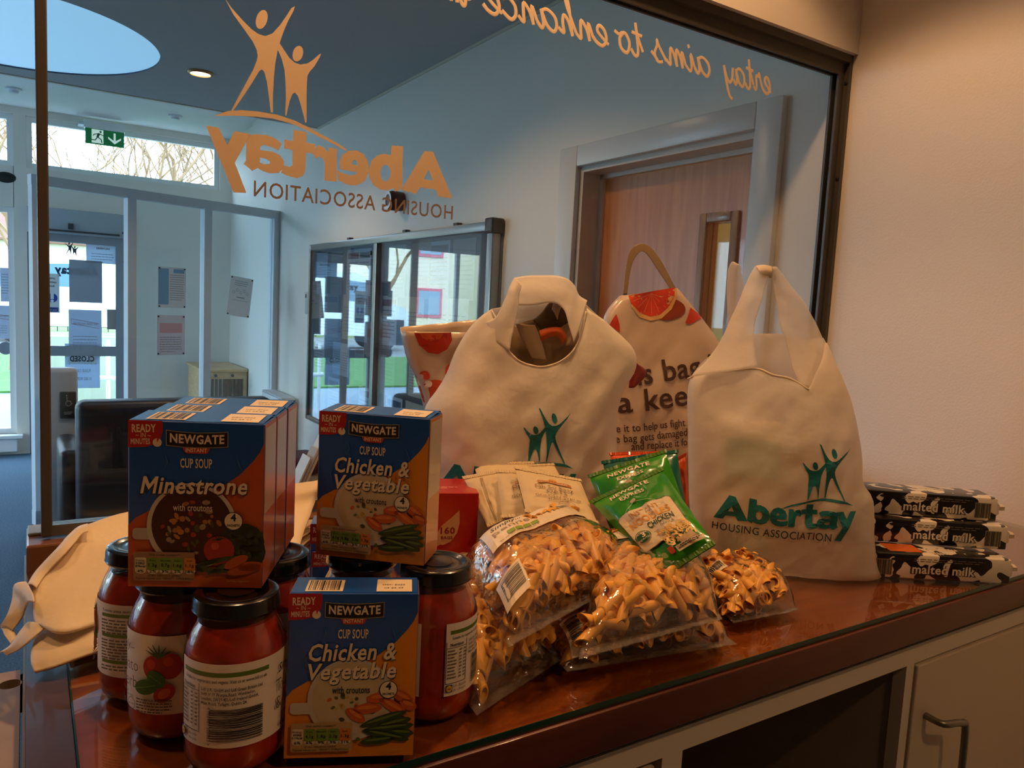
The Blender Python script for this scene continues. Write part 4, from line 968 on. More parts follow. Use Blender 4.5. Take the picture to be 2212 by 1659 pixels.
# ================================================================= malted milk packs
def cow_mat():
    M = bpy.data.materials.new('cow_print_wrapper'); M.use_nodes = True; nt = M.node_tree; b = nt.nodes['Principled BSDF']
    tc = nt.nodes.new('ShaderNodeTexCoord'); n = nt.nodes.new('ShaderNodeTexNoise'); n.inputs['Scale'].default_value = 46; n.inputs['Detail'].default_value = .6; n.inputs['Distortion'].default_value = .5
    r = nt.nodes.new('ShaderNodeValToRGB'); r.color_ramp.interpolation = 'CONSTANT'; r.color_ramp.elements[0].color = (*lin('120e0c'), 1); r.color_ramp.elements[1].color = (*lin('e0d6c4'), 1); r.color_ramp.elements[1].position = .515
    nt.links.new(tc.outputs['Object'], n.inputs['Vector']); nt.links.new(n.outputs['Fac'], r.inputs[0]); nt.links.new(r.outputs[0], b.inputs['Base Color'])
    b.inputs['Roughness'].default_value = .3; b.inputs['Coat Weight'].default_value = .3; return M
M_cow = cow_mat(); ML, MD, MH = .200, .062, .0375
def malted(label, pl, pr, z, flipbar=False, orange=False):
    yaw = math.atan2(pr[1] - pl[1], pr[0] - pl[0]); mid = ((pl[0] + pr[0])/2, (pl[1] + pr[1])/2, z)
    t = thing('biscuit_pack', label, 'biscuit pack', mid, yaw, 'stack of malted milk biscuit packs')
    b = MB().bbox(-ML/2, ML/2, 0, MD, 0, MH, .003, 2); b.build('wrapper', M_cow, t, smooth=True)
    for sx in (-1, 1):                      # gathered, crimped ends
        e = MB()
        rows = []
        for k, (dx_, s_) in enumerate(((0, 1), (.006, .62), (.010, .22), (.019, .26))):
            row = []
            for i in range(16):
                a = 2*PI*i/16; y = math.copysign(abs(math.cos(a))**.6, math.cos(a)); zz = math.copysign(abs(math.sin(a))**.6, math.sin(a)); ss = s_*(1 + (.12 if i % 2 else -.12)*(k > 0))
                row.append(Vector((sx*(ML/2 - .0005 + dx_), MD/2 + y*MD/2*(.96 if k < 2 else .8)*ss**(.3), max(.0006, MH/2 + zz*MH/2*.96*ss))))
            rows.append(row)
        o = len(e.v)
        for r in rows: e.v += r
        for k in range(3):
            for i in range(16): j = (i + 1) % 16; e.f.append([k*16 + i, k*16 + j, (k + 1)*16 + j, (k + 1)*16 + i])
        e.f.append([48 + i for i in range(16)])
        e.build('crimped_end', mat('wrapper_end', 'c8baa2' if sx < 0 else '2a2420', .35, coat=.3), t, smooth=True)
    P = Print()
    bx = -.088 if flipbar else .078
    P.rect('barcode_panel', ink('8f836c'), bx - .012, .005, bx + .012, .029).bars('barcode', I_bk, bx - .011, .005, bx + .011, .028, 16, 7)
    P.lines('small_print', ink('6a6052'), -.045, .062, .0305, 2, .0032, .0012, 4)
    x = .005 if not flipbar else .0
    P.text('name_shadow', ink('2a1e14'), 'malted milk', x, .0090, .0195, bold=.085, rot=-.0, fit=.098)
    P.text('name', ink('dcd2c0'), 'malted milk', x, .0095, .0190, bold=.02, fit=.093)
    P.ell('brand_oval', ink('17130f'), -.065, .030, .014, .003)
    P.build(t, lambda u, v, e: (u, -.0003 - e, v), step=.0001)
    Q = Print()
    Q.text('top_name', ink('d8ccb8'), 'malted', .01, .036, .017, bold=.03, rot=PI if flipbar else 0).text('top_name', ink('d8ccb8'), 'milk', .0, .016, .017, bold=.03, rot=PI if flipbar else 0)
    if orange: Q.rect('orange_flash', ink('c8621e'), -.075, .012, -.025, .05)
    Q.build(t, lambda u, v, e: (u, v, MH + .0002 + e), step=.0001)
    return t
a_, b_ = onz(1893, 1247, CT), onz(2178, 1263, CT)
malted('bottom malted milk pack of three, its barcode beside the cloth bag', a_, b_, CT + .0004, True, True)
z = CT + MH + .0012; a_, b_ = onz(1900, 1170, z), onz(2160, 1188, z); malted('middle malted milk pack of the stack of three', a_, b_, z)
z = CT + 2*MH + .0024; a_, b_ = onz(1878, 1108, z), onz(2140, 1127, z); malted('top malted milk pack of the stack of three', a_, b_, z)
# crumpled scrap of white paper in front of the lowest pack
p = onz(1945, 1240, CT)
bm = bmesh.new(); bmesh.ops.create_icosphere(bm, subdivisions=3, radius=.0105)
for v in bm.verts: v.co *= 1 + .45*noise.noise(v.co*190); v.co.z = max(v.co.z, -.008)
tag(MB().bm(bm).xf(Matrix.Translation((p.x, p.y - .006, CT + .0085))).build('paper_scrap', mat('crumpled_paper', 'd8c6a4', .6), smooth='all'), 'crumpled scrap of cream paper by the malted milk packs', 'scrap')

# ================================================================= tea carton, hidden soup cartons
tw, th_, td = .15, .118, .085
ya = math.radians(-22); corner = onz(1035, 1065, CT + th_)
o = Vector((corner.x, corner.y, CT)) - Vector((math.cos(ya), math.sin(ya), 0))*tw/2
t = thing('tea_carton', 'red tea carton printed 160 bags, behind the upper soup carton', 'carton', o, ya)
MB().bbox(-tw/2, tw/2, 0, td, 0, th_, .001, 1).build('carton_body', mat('tea_red', 'b51c14', .28, coat=.4), t)
P = Print(); lx, lz = tw/2 - .040, .062
P.poly('leaf', ink('d8a878'), [(lx + x, lz + y) for x, y in ((-.016, -.016), (-.017, -.004), (-.010, .010), (.004, .022), (.014, .032), (.015, .014), (.012, .0), (.004, -.012), (-.006, -.017))])
P.stroke('leaf', ink('d8a878'), [(lx - .012, lz - .016), (lx - .022, lz - .022)], .002)
P.text('leaf_number', ink('8a1a12'), '160', lx - .001, lz - .001, .0125, bold=.03, fit=.020).text('leaf_word', ink('8a1a12'), 'BAGS', lx - .002, lz - .0085, .006, bold=.03, fit=.016)
P.poly('pale_wave', ink('d88c70'), [(-tw/2, .0), (-tw/2, .032), (tw/2 - .06, .036), (tw/2 - .035, .030), (tw/2 - .02, .024), (tw/2, .020), (tw/2, 0)])
P.ell('wave_ring', ink('e0b090'), tw/2 - .018, .022, .013).ell('wave_core', ink('a01c14'), tw/2 - .018, .022, .006)
P.build(t, lambda u, v, e: (u, -.0002 - e, v))
Q = Print(); Q.lines('top_print', ink('e8a090'), -.05, .05, .03, 2, .006, .003, 3); Q.build(t, lambda u, v, e: (u, v, th_ + .0002 + e))
for (x, y), h, lb in (((671, 1133), BH, 'soup carton standing behind the jars, taller of the two seen past the chicken carton'), ((674, 1193), .104, 'shorter soup carton squeezed between the jars and the taller one')):
    p = onz(x, y, CT + h); yw = -.42; ax = Vector((math.cos(yw), math.sin(yw), 0)); bl = Vector((p.x, p.y, 0)) + ax*.0
    tt_ = make_carton('minestrone', lb, Matrix.Translation((bl.x + ax.x*BW/2, bl.y + ax.y*BW/2, CT + .0005)) @ Matrix.Rotation(yw, 4, 'Z'), 'soup cartons standing behind the jars', depth=.028)
    tt_.scale.z = h/BH

# ================================================================= noodle packs
def flat_pack(name, label, cat, cs, thick, mt, seed, group=None, fin=.06, finmat=None, wr=.004):
    c = [Vector(q) for q in cs]; base = sum(c, Vector())/4
    t = thing(name, label, cat, (base.x, base.y, min(q.z for q in c)), group=group)
    mb, S_, n = pillow(*c, thick, thick*.5, fin, 22, 26, .55, 0, wr, seed)
    mb.build('wrapper', mt, t, smooth='all', world=True)
    for v0, v1 in ((0, fin*.85), (1 - fin*.85, 1)):
        fm = MB(); K = 44
        for i in range(K + 1):
            for k in range(2):
                u = -.02 + 1.04*i/K; v = v0 + (v1 - v0)*k; fm.v.append(S_(u, v) + n*(.0008 + .0009*(i % 2)))
        for i in range(K): fm.f.append([i*2, i*2 + 1, i*2 + 3, i*2 + 2])
        solid(fm.build('crimp_seal', finmat or mt, t, world=True, fix=False), .0006)
    return t, S_, c
def cpt(x, y, d):             # point at horizontal distance d from the camera
    r = ray(x, y); return CAM + r*(d/math.hypot(r.x, r.y))
M_ng = mat('noodle_green', '2f8a12', .22, .5, coat=.6, var=.2, vscale=18); M_ngfin = mat('noodle_fin', '4f7a18', .25, coat=.5)
M_teal = mat('noodle_teal', '0d5a4c', .25, coat=.5); M_orp = mat('noodle_orange', 'd8541a', .25, coat=.5)
def noodle_print(t, S_, c, full=True):
    Wd, Ht = (c[1] - c[0]).length, (c[3] - c[0]).length; P = Print()
    X = lambda u: u*Wd; Y = lambda v: (1 - v)*Ht
    P.text('brand_name', I_cream, 'NEWGATE', X(.50), Y(.155), Ht*.075, bold=.03, fit=Wd*.55, arc=-1.2)
    P.text('range_name', I_cream, 'EXPRESS', X(.5), Y(.235), Ht*.06, bold=.02, fit=Wd*.34)
    P.ell('clock_pin', ink('b8a488'), X(.46), Y(.30), Wd*.045)
    if full:
        for q in (.2, .8): P.stroke('hanger', ink('a8c088'), [(X(.46), Y(.31)), (X(q), Y(.42))], .0006)
        P.rrect('card_edge', ink('4a4a30'), X(.10), Y(.80), X(.90), Y(.395), .005); P.rrect('card', ink('d6c4a0'), X(.11), Y(.795), X(.89), Y(.40), .005)
        P.text('word_instant', ink('b87818'), 'INSTANT', X(.5), Y(.485), Ht*.075, bold=.01, fit=Wd*.42)
        P.text('word_noodles', ink('d89418'), 'NOODLES', X(.5), Y(.565), Ht*.09, bold=.03, fit=Wd*.62)
        P.text('word_chicken', ink('0f3a22'), 'CHICKEN', X(.60), Y(.645), Ht*.085, bold=.02, shear=.1, fit=Wd*.40)
        P.text('word_flavour', ink('0f3a22'), 'FLAVOUR', X(.66), Y(.685), Ht*.04, fit=Wd*.20)
        P.ell('timer', ink('14502c'), X(.25), Y(.68), Wd*.10).ring('timer_ring', ink('14502c'), X(.25), Y(.68), Wd*.115, .0012)
        P.text('timer_text', I_cream, '3', X(.27), Y(.69), Ht*.06, bold=.03).text('timer_text', I_cream, 'READY IN', X(.22), Y(.66), Ht*.022).text('timer_text', I_cream, 'MINUTES', X(.25), Y(.715), Ht*.022)
        rd = random.Random(5)
        for i in range(46):
            x, y = .50 + .36*rd.random(), .72 + .13*rd.random(); a = rd.random()*6
            P.stroke('noodle_picture_' + 'ab'[i % 2], ink(('c8963c', 'e0b860')[i % 2]), [(X(x + .07*math.cos(a + k*.8)*(.5 + k*.1)), Y(y + .03*math.sin(a + k*.8))) for k in range(5)], .0016)
        for i in range(9): P.ell('herb', ink('2c5a1c'), X(.5 + .36*rd.random()), Y(.72 + .14*rd.random()), .0016, .0009, i, 7)
        P.poly('fork_base', ink('a88a5c'), [(X(.62), Y(.86)), (X(.86), Y(.83)), (X(.92), Y(.93)), (X(.66), Y(.935))])
        P.rect('value_strip', ink('d6c8a4'), X(.52), Y(.935), X(.97), Y(.895), 4); P.lines('value_text', ink('3a3020'), X(.54), X(.95), Y(.908), 2, .0022, .0011, 3)
        P.rrect('recycle_mark', ink('b84a20'), X(.40), Y(.93), X(.49), Y(.88), .002)
        P.rrect('pack_mark', ink('7a9a50'), X(.27), Y(.93), X(.35), Y(.89), .002)
    P.build(t, lambda u, v, e: S_(u/Wd, v/Ht, 1, .0009 + e*2), maxlen=.01, world=True)
NG = 'instant noodle packs between the bags'
def npack(label, tl, tr, br, bl, dt, db, mt, seed, kind=None, fm=None, th=.014):
    # corners in pixels with their distance from the camera; seals at top and bottom
    cs = [cpt(*bl, db), cpt(*br, db), cpt(*tr, dt), cpt(*tl, dt)]
    t, S_, c = flat_pack('noodle_pack', label, 'noodle pack', cs, th, mt, seed, NG, .05, fm)
    return t, S_, c
t, S_, c = npack('green chicken noodle pack in front, its whole face showing', (1275, 1082), (1428, 1012), (1545, 1178), (1428, 1252), .985, .845, M_ng, 21, fm=M_ngfin); noodle_print(t, S_, c, True)
t, S_, c = npack('green noodle pack tucked behind the front chicken noodle pack', (1272, 1026), (1436, 972), (1500, 1150), (1340, 1200), 1.03, .95, M_ng, 22, fm=M_ngfin); noodle_print(t, S_, c, False)
npack('teal noodle pack behind the green ones', (1302, 996), (1462, 972), (1490, 1150), (1330, 1170), 1.07, 1.00, M_teal, 23)
npack('orange noodle pack standing behind the teal pack', (1318, 978), (1425, 975), (1440, 1120), (1330, 1120), 1.10, 1.06, M_orp, 24)
npack('orange noodle pack on edge beside the printed cloth bag', (1446, 998), (1482, 978), (1488, 1120), (1452, 1150), 1.085, 1.07, M_orp, 25, th=.008)

# ================================================================= oat sachets
M_sach = mat('sachet_paper', 'e0cca4', .5, .4, trans=.1, bump=.4, bscale=50)
def sachet(label, tl, tr, br, bl, dt, db, seed, txt=False, band=False):
    cs = [cpt(*bl, db), cpt(*br, db), cpt(*tr, dt), cpt(*tl, dt)]
    t, S_, c = flat_pack('oat_sachet', label, 'sachet', cs, .006, M_sach, seed, 'paper oat sachets beside the tea carton', .07, None, .003)
    Wd, Ht = (c[1] - c[0]).length, (c[3] - c[0]).length; P = Print(); X = lambda u: u*Wd; Y = lambda v: (1 - v)*Ht
    P.rect('corner_mark', I_bk, X(.02), Y(.035), X(.14), Y(.005))
    if txt:
        P.poly('brand_band', ink('b8702c'), [(X(.28), Y(.30)), (X(.5), Y(.27)), (X(.78), Y(.30)), (X(.78), Y(.36)), (X(.5), Y(.33)), (X(.28), Y(.36))])
        P.ell('brand_crown', ink('d89a3c'), X(.52), Y(.245), Wd*.06, Ht*.03); P.text('brand_name', I_cream, 'OATILICIOUS', X(.52), Y(.34), Ht*.045, fit=Wd*.40)
        P.text('sachet_text', ink('7a5226'), 'Oh So Easy', X(.5), Y(.47), Ht*.10, bold=.005, fit=Wd*.56).text('sachet_text', ink('7a5226'), 'OATS', X(.52), Y(.56), Ht*.10, fit=Wd*.30)
        P.text('sachet_text', ink('7a5226'), 'GOLDEN SYRUP', X(.52), Y(.655), Ht*.075, fit=Wd*.66).text('sachet_text', ink('7a5226'), 'FLAVOUR', X(.52), Y(.71), Ht*.05, fit=Wd*.3)
        P.ring('badge_ring', ink('8a6430'), X(.62), Y(.82), Wd*.13, .0006).rect('badge_box', ink('c07a30'), X(.56), Y(.84), X(.69), Y(.79)).text('badge_text', ink('7a5226'), 'MINS', X(.62), Y(.885), Ht*.03)
    if band: P.rect('grey_band', ink('a08a68'), X(.40), Y(.98), X(.48), Y(.12))
    P.build(t, lambda u, v, e: S_(u/Wd, v/Ht, 1, .0006 + e*2), maxlen=.012, world=True)
sachet('oat sachet at the back of the fan, only its top edge showing', (1022, 1000), (1150, 998), (1180, 1080), (1050, 1090), 1.13, 1.05, 31)
sachet('oat sachet standing upright behind the front two', (1120, 1005), (1195, 1002), (1240, 1080), (1160, 1085), 1.12, 1.05, 32)
sachet('plain backed oat sachet with a grey seam beside the red tea carton', (1000, 1030), (1085, 1015), (1100, 1120), (1055, 1140), 1.075, .99, 33, band=True)
sachet('printed oat sachet half covered by the front one', (1072, 1016), (1195, 1020), (1235, 1110), (1085, 1120), 1.05, .98, 34, txt=True)
sachet('front oat sachet with its golden syrup print in full view', (1112, 1009), (1252, 1036), (1292, 1133), (1137, 1108), 1.03, .955, 35, txt=True)
# ================================================================= cloth and carrier bags
def cloth(name, col, trans=.25, clear=0.0, rough=.5, coat=0, bump=1.6):
    if name in MATS: return MATS[name]
    M = mat(name, col, rough, .35, trans=trans, coat=coat, bump=bump, bscale=26)
    if clear:
        nt = M.node_tree; out = nt.nodes['Material Output']; src = out.inputs[0].links[0].from_socket
        tp = nt.nodes.new('ShaderNodeBsdfTransparent'); mx = nt.nodes.new('ShaderNodeMixShader'); mx.inputs[0].default_value = clear
        nt.links.new(src, mx.inputs[1]); nt.links.new(tp.outputs[0], mx.inputs[2]); nt.links.new(mx.outputs[0], out.inputs[0])
    return M
def interp(tab, x):
    if x <= tab[0][0]: return tab[0][1]
    for (a, b), (c, d) in zip(tab, tab[1:]):
        if x <= c: return b + (d - b)*(x - a)/max(1e-9, c - a)
    return tab[-1][1]
def smooth_tab(tab):
    tab = sorted(tab); pts = cr([Vector((a, b, 0)) for a, b in tab], 5); return [(p.x, p.y) for p in pts]
class Bag:
    """bag standing on the counter: silhouette (pixels) on its own vertical plane, with real depth"""
    def __init__(s, t, p0, n, left, right, thick, wr=.004, seed=1, pw=2.3):
        s.t = t; s.p0 = Vector((*p0, 0)); s.n = Vector((*n, 0)).normalized(); s.ax = Vector((-s.n.y, s.n.x, 0)); s.wr = wr; s.seed = seed; s.pw = pw
        s.L = smooth_tab([(z, a) for a, z in map(s.az, left)]); s.R = smooth_tab([(z, a) for a, z in map(s.az, right)]); s.T = sorted(thick)
    def az(s, q):
        p = onp(q[0], q[1], s.p0, s.n); return ((p - s.p0).dot(s.ax), p.z)
    def azs(s, q):                # same, on the bulged front surface
        d = 0
        for _ in range(6):
            p = onp(q[0], q[1], s.p0 + s.n*d, s.n); a, z = (p - s.p0).dot(s.ax), p.z; d = (s.pos(a, z) - s.p0).dot(s.n)
        return (a, z)
    def pos(s, a, z, side=1, e=0):
        l, r = interp(s.L, z), interp(s.R, z); mid, hw = (l + r)/2, max(.005, (r - l)/2); u = max(-1, min(1, (a - mid)/hw))
        d = interp(s.T, z - CT)*max(0, 1 - abs(u)**s.pw)**(1/s.pw)*side
        k = s.wr*(1 - abs(u)**6)
        f1 = noise.noise(Vector((a*13 + z*5 + s.seed, z*6, side))); f2 = abs(noise.noise(Vector((a*22 - z*14, z*9 + s.seed, side*2)))); f3 = noise.noise(Vector((a*45, z*40 + s.seed, side*5)))
        f4 = abs(noise.noise(Vector((a*9 + z*16 + s.seed*2, z*3 - a*5, side*4))))
        w = k*(1.7*f1 - 2.4*f2 - 1.6*f4 + .35*f3 + .9)
        return s.p0 + s.ax*a + s.n*(d + w + e*side) + Vector((0, 0, z))
    def body(s, ftop, btop, mt, name='cloth_body', nu=44, nv=34):
        """ftop/btop: pixel polyline of the front and back rim, left to right"""
        def rim(pl):
            tab = []
            for q in pl:
                a, z = s.az(q); l, r = interp(s.L, z), interp(s.R, z); tab.append(((a - (l + r)/2)/max(.005, (r - l)/2), z))
            return sorted(tab)
        F_, B_ = rim(ftop), rim(btop); mb = MB(); cols = []
        for side, tab in ((1, F_), (-1, B_)):
            us = [-math.cos(PI*i/nu) for i in range(nu + 1)]
            if side < 0: us = us[::-1][1:-1]
            for u in us:
                zt = interp(tab, u); col = []
                for j in range(nv + 1):
                    z = CT + .0012 + (zt - CT - .0012)*j/nv; l, r = interp(s.L, z), interp(s.R, z); a = (l + r)/2 + u*(r - l)/2
                    col.append(s.pos(a, z, side))
                cols.append(col)
        for c in cols: mb.v += c
        N = len(cols); m_ = nv + 1
        for i in range(N):
            for j in range(nv): mb.f.append([i*m_ + j, ((i + 1) % N)*m_ + j, ((i + 1) % N)*m_ + j + 1, i*m_ + j + 1])
        mb.f.append([i*m_ for i in range(N)])
        o = mb.build(name, mt, s.t, smooth='all', world=True); solid(o, .0005); return o
    def strap(s, L, R, mt, d0, d1, name='handle', n=5, wr=.002, mid=None):
        """ribbon between two pixel polylines; d0/d1 lists of depth towards the camera"""
        rows = []
        K = len(L)
        for i in range(K):
            dl = d0[i] if isinstance(d0, (list, tuple)) else d0; dr = d1[i] if isinstance(d1, (list, tuple)) else d1
            pl, pr = onp(*L[i], s.p0 + s.n*dl, s.n), onp(*R[i], s.p0 + s.n*dr, s.n)
            rows.append([pl, (pl + pr)/2 + s.n*(.004 if mid is None else mid), pr])
        mb = sheet(rows, n); wrinkle(mb, wr, 22, s.seed)
        o = mb.build(name, mt, s.t, smooth='all', world=True, fix=False); solid(o, .0008); return o
    def hem(s, pl, mt, side=1, d=None, r=.0016, name='hem'):
        pts = []
        for q in pl:
            a, z = s.az(q); pts.append(s.pos(a, z, side, .0005))
        MB().tube(cr(pts, 5), r, 6).build(name, mt, s.t, smooth='all', world=True)
M_tote = cloth('tote_cloth', 'faf4ea', .4, .05)
M_tote2 = cloth('tote_cloth_thin', 'faf4ea', .4, .42)
M_hem = cloth('tote_hem', 'efe2cc', .2)
TEAL = mat('teal_print', '0d6f74', .55); TEALD = mat('dark_teal_print', '1d3b3c', .55)
def ground(p0): return (p0[0], p0[1], CT)

# ---- middle tote with the emblem, a folded bag inside its mouth
P1, N1 = (.715, .965), (-.40, -.916)
t1 = thing('cloth_tote_bag', 'white cloth tote bag with teal figures and another bag stuffed in its mouth', 'tote bag', ground(P1), group='white printed cloth totes')
b1 = Bag(t1, P1, N1, [(935, 1155), (935, 1060), (925, 960), (917, 885), (958, 824), (985, 756), (1022, 699), (1062, 665), (1090, 655)],
         [(1325, 1155), (1330, 1060), (1331, 976), (1329, 939), (1332, 888), (1346, 841), (1372, 795), (1366, 752), (1316, 699), (1280, 665), (1262, 645)],
         [(0, .05), (.10, .062), (.2, .058), (.28, .045), (.34, .028), (.4, .018)], .004, 1)
b1.body([(985, 756), (1022, 699), (1060, 668), (1076, 705), (1089, 750), (1116, 777), (1157, 787), (1197, 777), (1228, 752), (1248, 715), (1262, 665), (1300, 690), (1366, 752)],
        [(985, 756), (1022, 699), (1062, 668), (1090, 655), (1150, 648), (1210, 650), (1262, 650), (1316, 699), (1366, 752)], M_tote)
b1.hem([(1060, 670), (1076, 705), (1089, 750), (1116, 777), (1157, 787), (1197, 777), (1228, 752), (1248, 715), (1260, 672)], M_hem)
b1.strap([(1022, 700), (1066, 690), (1090, 650), (1100, 622), (1111, 600)], [(1100, 760), (1110, 705), (1118, 670), (1120, 640), (1128, 618)], M_tote, [.0, .02, .02, .016, .010], [.04, .03, .024, .02, .012])
b1.strap([(1111, 600), (1150, 596), (1214, 597), (1241, 616), (1252, 640), (1268, 650)], [(1092, 660), (1135, 662), (1190, 655), (1216, 668), (1228, 700), (1240, 740)], M_tote, .004, [.018, .022, .024, .026, .034, .04])
b1.strap([(1112, 605), (1160, 606), (1215, 612)], [(1100, 690), (1150, 690), (1200, 690)], M_tote2, -.012, -.012)
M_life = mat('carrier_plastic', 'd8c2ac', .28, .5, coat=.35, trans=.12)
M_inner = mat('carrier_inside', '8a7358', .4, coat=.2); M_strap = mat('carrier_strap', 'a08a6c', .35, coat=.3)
# the folded carrier bag stuffed into the tote's mouth (its own thing)
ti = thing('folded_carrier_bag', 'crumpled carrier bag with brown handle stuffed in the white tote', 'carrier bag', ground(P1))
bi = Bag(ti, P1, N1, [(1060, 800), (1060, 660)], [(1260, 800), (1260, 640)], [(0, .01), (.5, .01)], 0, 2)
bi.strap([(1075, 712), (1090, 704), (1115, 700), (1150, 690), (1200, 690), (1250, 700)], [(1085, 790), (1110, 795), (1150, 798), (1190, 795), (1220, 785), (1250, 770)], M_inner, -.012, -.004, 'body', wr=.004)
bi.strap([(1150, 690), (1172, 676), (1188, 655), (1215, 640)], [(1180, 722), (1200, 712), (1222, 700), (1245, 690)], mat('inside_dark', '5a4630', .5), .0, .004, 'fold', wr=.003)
bi.strap([(1113, 700), (1122, 722), (1135, 745), (1150, 775)], [(1155, 702), (1164, 722), (1172, 745), (1180, 780)], M_strap, .018, .018, 'strap', wr=.001)
bi.strap([(1192, 668), (1200, 645), (1222, 634), (1240, 650), (1246, 690), (1236, 740)], [(1204, 690), (1212, 664), (1222, 652), (1232, 664), (1236, 700), (1222, 748)], M_strap, .014, .014, 'strap', wr=.001)
bi.strap([(1164, 712), (1185, 706), (1212, 708), (1224, 728)], [(1168, 738), (1190, 728), (1206, 728), (1216, 745)], mat('inside_orange', 'cc5a22', .3, coat=.3), .012, .012, 'printed_fold', wr=.002)
# print: logo sized so the figures stand where they do
def bag_logo(b, q_sw0, q_sw1, z_shift=0, n='', m1=TEAL, m2=TEALD):
    """swoosh runs between two pixel points of the bag's plane (read left to right)"""
    a0, z0 = b.azs(q_sw0); a1, z1 = b.azs(q_sw1); P = Print()
    xs = [q[0] for q in SWOOSH]; k = (a1 - a0)/(max(xs) - min(xs)); zr = SWOOSH[0][1]; rot = math.atan2(z0 - z1, a1 - a0)*0
    T = lambda x, z: (a1 - (x - min(xs))*k, z1 + (z - zr)*k)
    logo(P, m1, m2, T, True)
    P.build(b.t, lambda u, v, e: b.pos(u, v, 1, .0012 + e), maxlen=.012, world=True)
bag_logo(b1, (1090, 1042), (1238, 1012))

# ---- right tote, see-through with groceries inside
P2, N2 = (.985, .745), (-.66, -.75)
t2 = thing('cloth_tote_bag', 'thin white cloth tote bag full of groceries beside the malted milk packs', 'tote bag', ground(P2), group='white printed cloth totes')
b2 = Bag(t2, P2, N2, [(1520, 1225), (1505, 1190), (1493, 1120), (1489, 1066), (1487, 941), (1486, 850), (1500, 805), (1560, 735)],
         [(1912, 1252), (1892, 1215), (1881, 1155), (1879, 1075), (1857, 1035), (1855, 977), (1837, 874), (1806, 790), (1775, 720)],
         [(0, .075), (.08, .085), (.2, .080), (.3, .055), (.36, .022), (.5, .01)], .0045, 4, 2.6)
RIM = [(1486, 818), (1525, 798), (1569, 795), (1623, 791), (1654, 803), (1690, 811), (1728, 834)]
b2.body(RIM + [(1745, 800), (1775, 740)], [(1490, 815), (1525, 780), (1569, 745), (1625, 722), (1690, 722), (1745, 735), (1775, 730)], M_tote2)
b2.hem(RIM, M_hem)
b2.strap([(1488, 814), (1540, 760), (1575, 700), (1600, 640), (1632, 574)], [(1640, 790), (1627, 745), (1636, 690), (1652, 625), (1668, 577)], M_tote2, [.05, .035, .025, .015, .006], [.055, .04, .03, .018, .008], wr=.003)
b2.strap([(1632, 574), (1648, 572), (1668, 577)], [(1645, 600), (1655, 600), (1668, 600)], M_hem, [.008, .010, .008], [.012, .012, .010], 'handle_fold')
b2.strap([(1668, 577), (1676, 640), (1686, 700), (1704, 765), (1728, 834)], [(1676, 578), (1708, 617), (1761, 696), (1806, 790), (1834, 865)], M_tote2, [.006, .01, .018, .03, .045], [.0, .0, -.004, -.006, -.004], wr=.003)
b2.strap([(1562, 800), (1572, 709), (1568, 607), (1578, 568), (1592, 570)], [(1610, 800), (1614, 720), (1612, 660), (1602, 600), (1598, 574)], M_tote2, -.03, -.03, 'rear_handle', wr=.002)
bag_logo(b2, (1688, 1125), (1842, 1092))
# groceries inside
def inside(name, label, cat, x, y, d, w, h, dp, yaw, col, band=None, band2=None):
    p = cpt(x, y, d); t = thing(name, label, cat, (p.x, p.y, CT + .002), yaw)
    MB().bbox(-w/2, w/2, -dp/2, dp/2, 0, h, .006, 2).build('pack', mat(name + '_c', col, .4), t, smooth=True)
    for i, b_ in enumerate([q for q in (band, band2) if q]):
        MB().box(-w/2 + .004, w/2 - .004, -dp/2 - .001, -dp/2 - .0002, h*b_[0], h*b_[1]).build('printed_band', mat(name + '_b%d' % i, b_[2], .4), t)
    return t
inside('cereal_carton', 'upright grocery carton with green bands seen through the thin tote', 'carton', 1606, 1150, 1.195, .085, .22, .04, -.72, 'f0e0b8', (.62, .88, '3cb85a'), (.1, .28, '2f9a48'))
inside('flour_bag', 'beige grocery packet behind the emblem in the thin tote', 'packet', 1708, 1160, 1.215, .07, .17, .05, -.6, 'b89a70', (.3, .6, 'd0b890'))
inside('pasta_packet', 'pale grocery packet at the right in the thin tote', 'packet', 1800, 1170, 1.235, .065, .13, .045, -.85, 'c8b498', (.4, .7, '8a6a48'))

# ---- carrier bag with grapefruit print
P3, N3 = (.99, 1.07), (-.22, -.975)
t3 = thing('carrier_bag', 'plastic carrier bag with grapefruit slices and brown lettering', 'carrier bag', ground(P3))
b3 = Bag(t3, P3, N3, [(1290, 1080), (1300, 940), (1308, 800), (1306, 690), (1342, 638)], [(1600, 1080), (1595, 940), (1580, 800), (1554, 747), (1512, 687), (1461, 623)],
         [(0, .045), (.12, .05), (.3, .035), (.42, .018), (.5, .006)], .003, 6, 3)
b3.body([(1342, 638), (1400, 630), (1461, 623)], [(1342, 640), (1400, 632), (1461, 625)], M_life)
hd = [(1346, 640), (1352, 579), (1361, 541), (1384, 526), (1406, 534), (1428, 563), (1447, 598), (1461, 626)]
hi = [(1354, 640), (1362, 585), (1372, 556), (1386, 543), (1399, 551), (1416, 576), (1436, 606), (1450, 628)]
b3.strap(hd, hi, M_strap, .004, .006, 'handle', wr=0, mid=0)
def on_bag(b): return lambda q: b.az(q)
P = Print(); A3 = b3.azs
def pell(P, nm, mt, b, cx, cy, rx, ry, n=28, a0=0, a1=360):
    pts = [b.azs((cx + rx*math.cos(math.radians(a0 + (a1 - a0)*i/n)), cy + ry*math.sin(math.radians(a0 + (a1 - a0)*i/n)))) for i in range(n + (a1 - a0 < 360))]
    P.poly(nm, mt, pts)
def clip_top(pts, lo): return pts
pell(P, 'fruit_shadow', ink('8a3a20'), b3, 1440, 668, 40, 24)
P.poly('rind', ink('e0b070'), [A3(q) for q in ((1357, 640), (1408, 630), (1460, 622), (1462, 640), (1450, 668), (1428, 688), (1404, 693), (1380, 685), (1364, 664))])
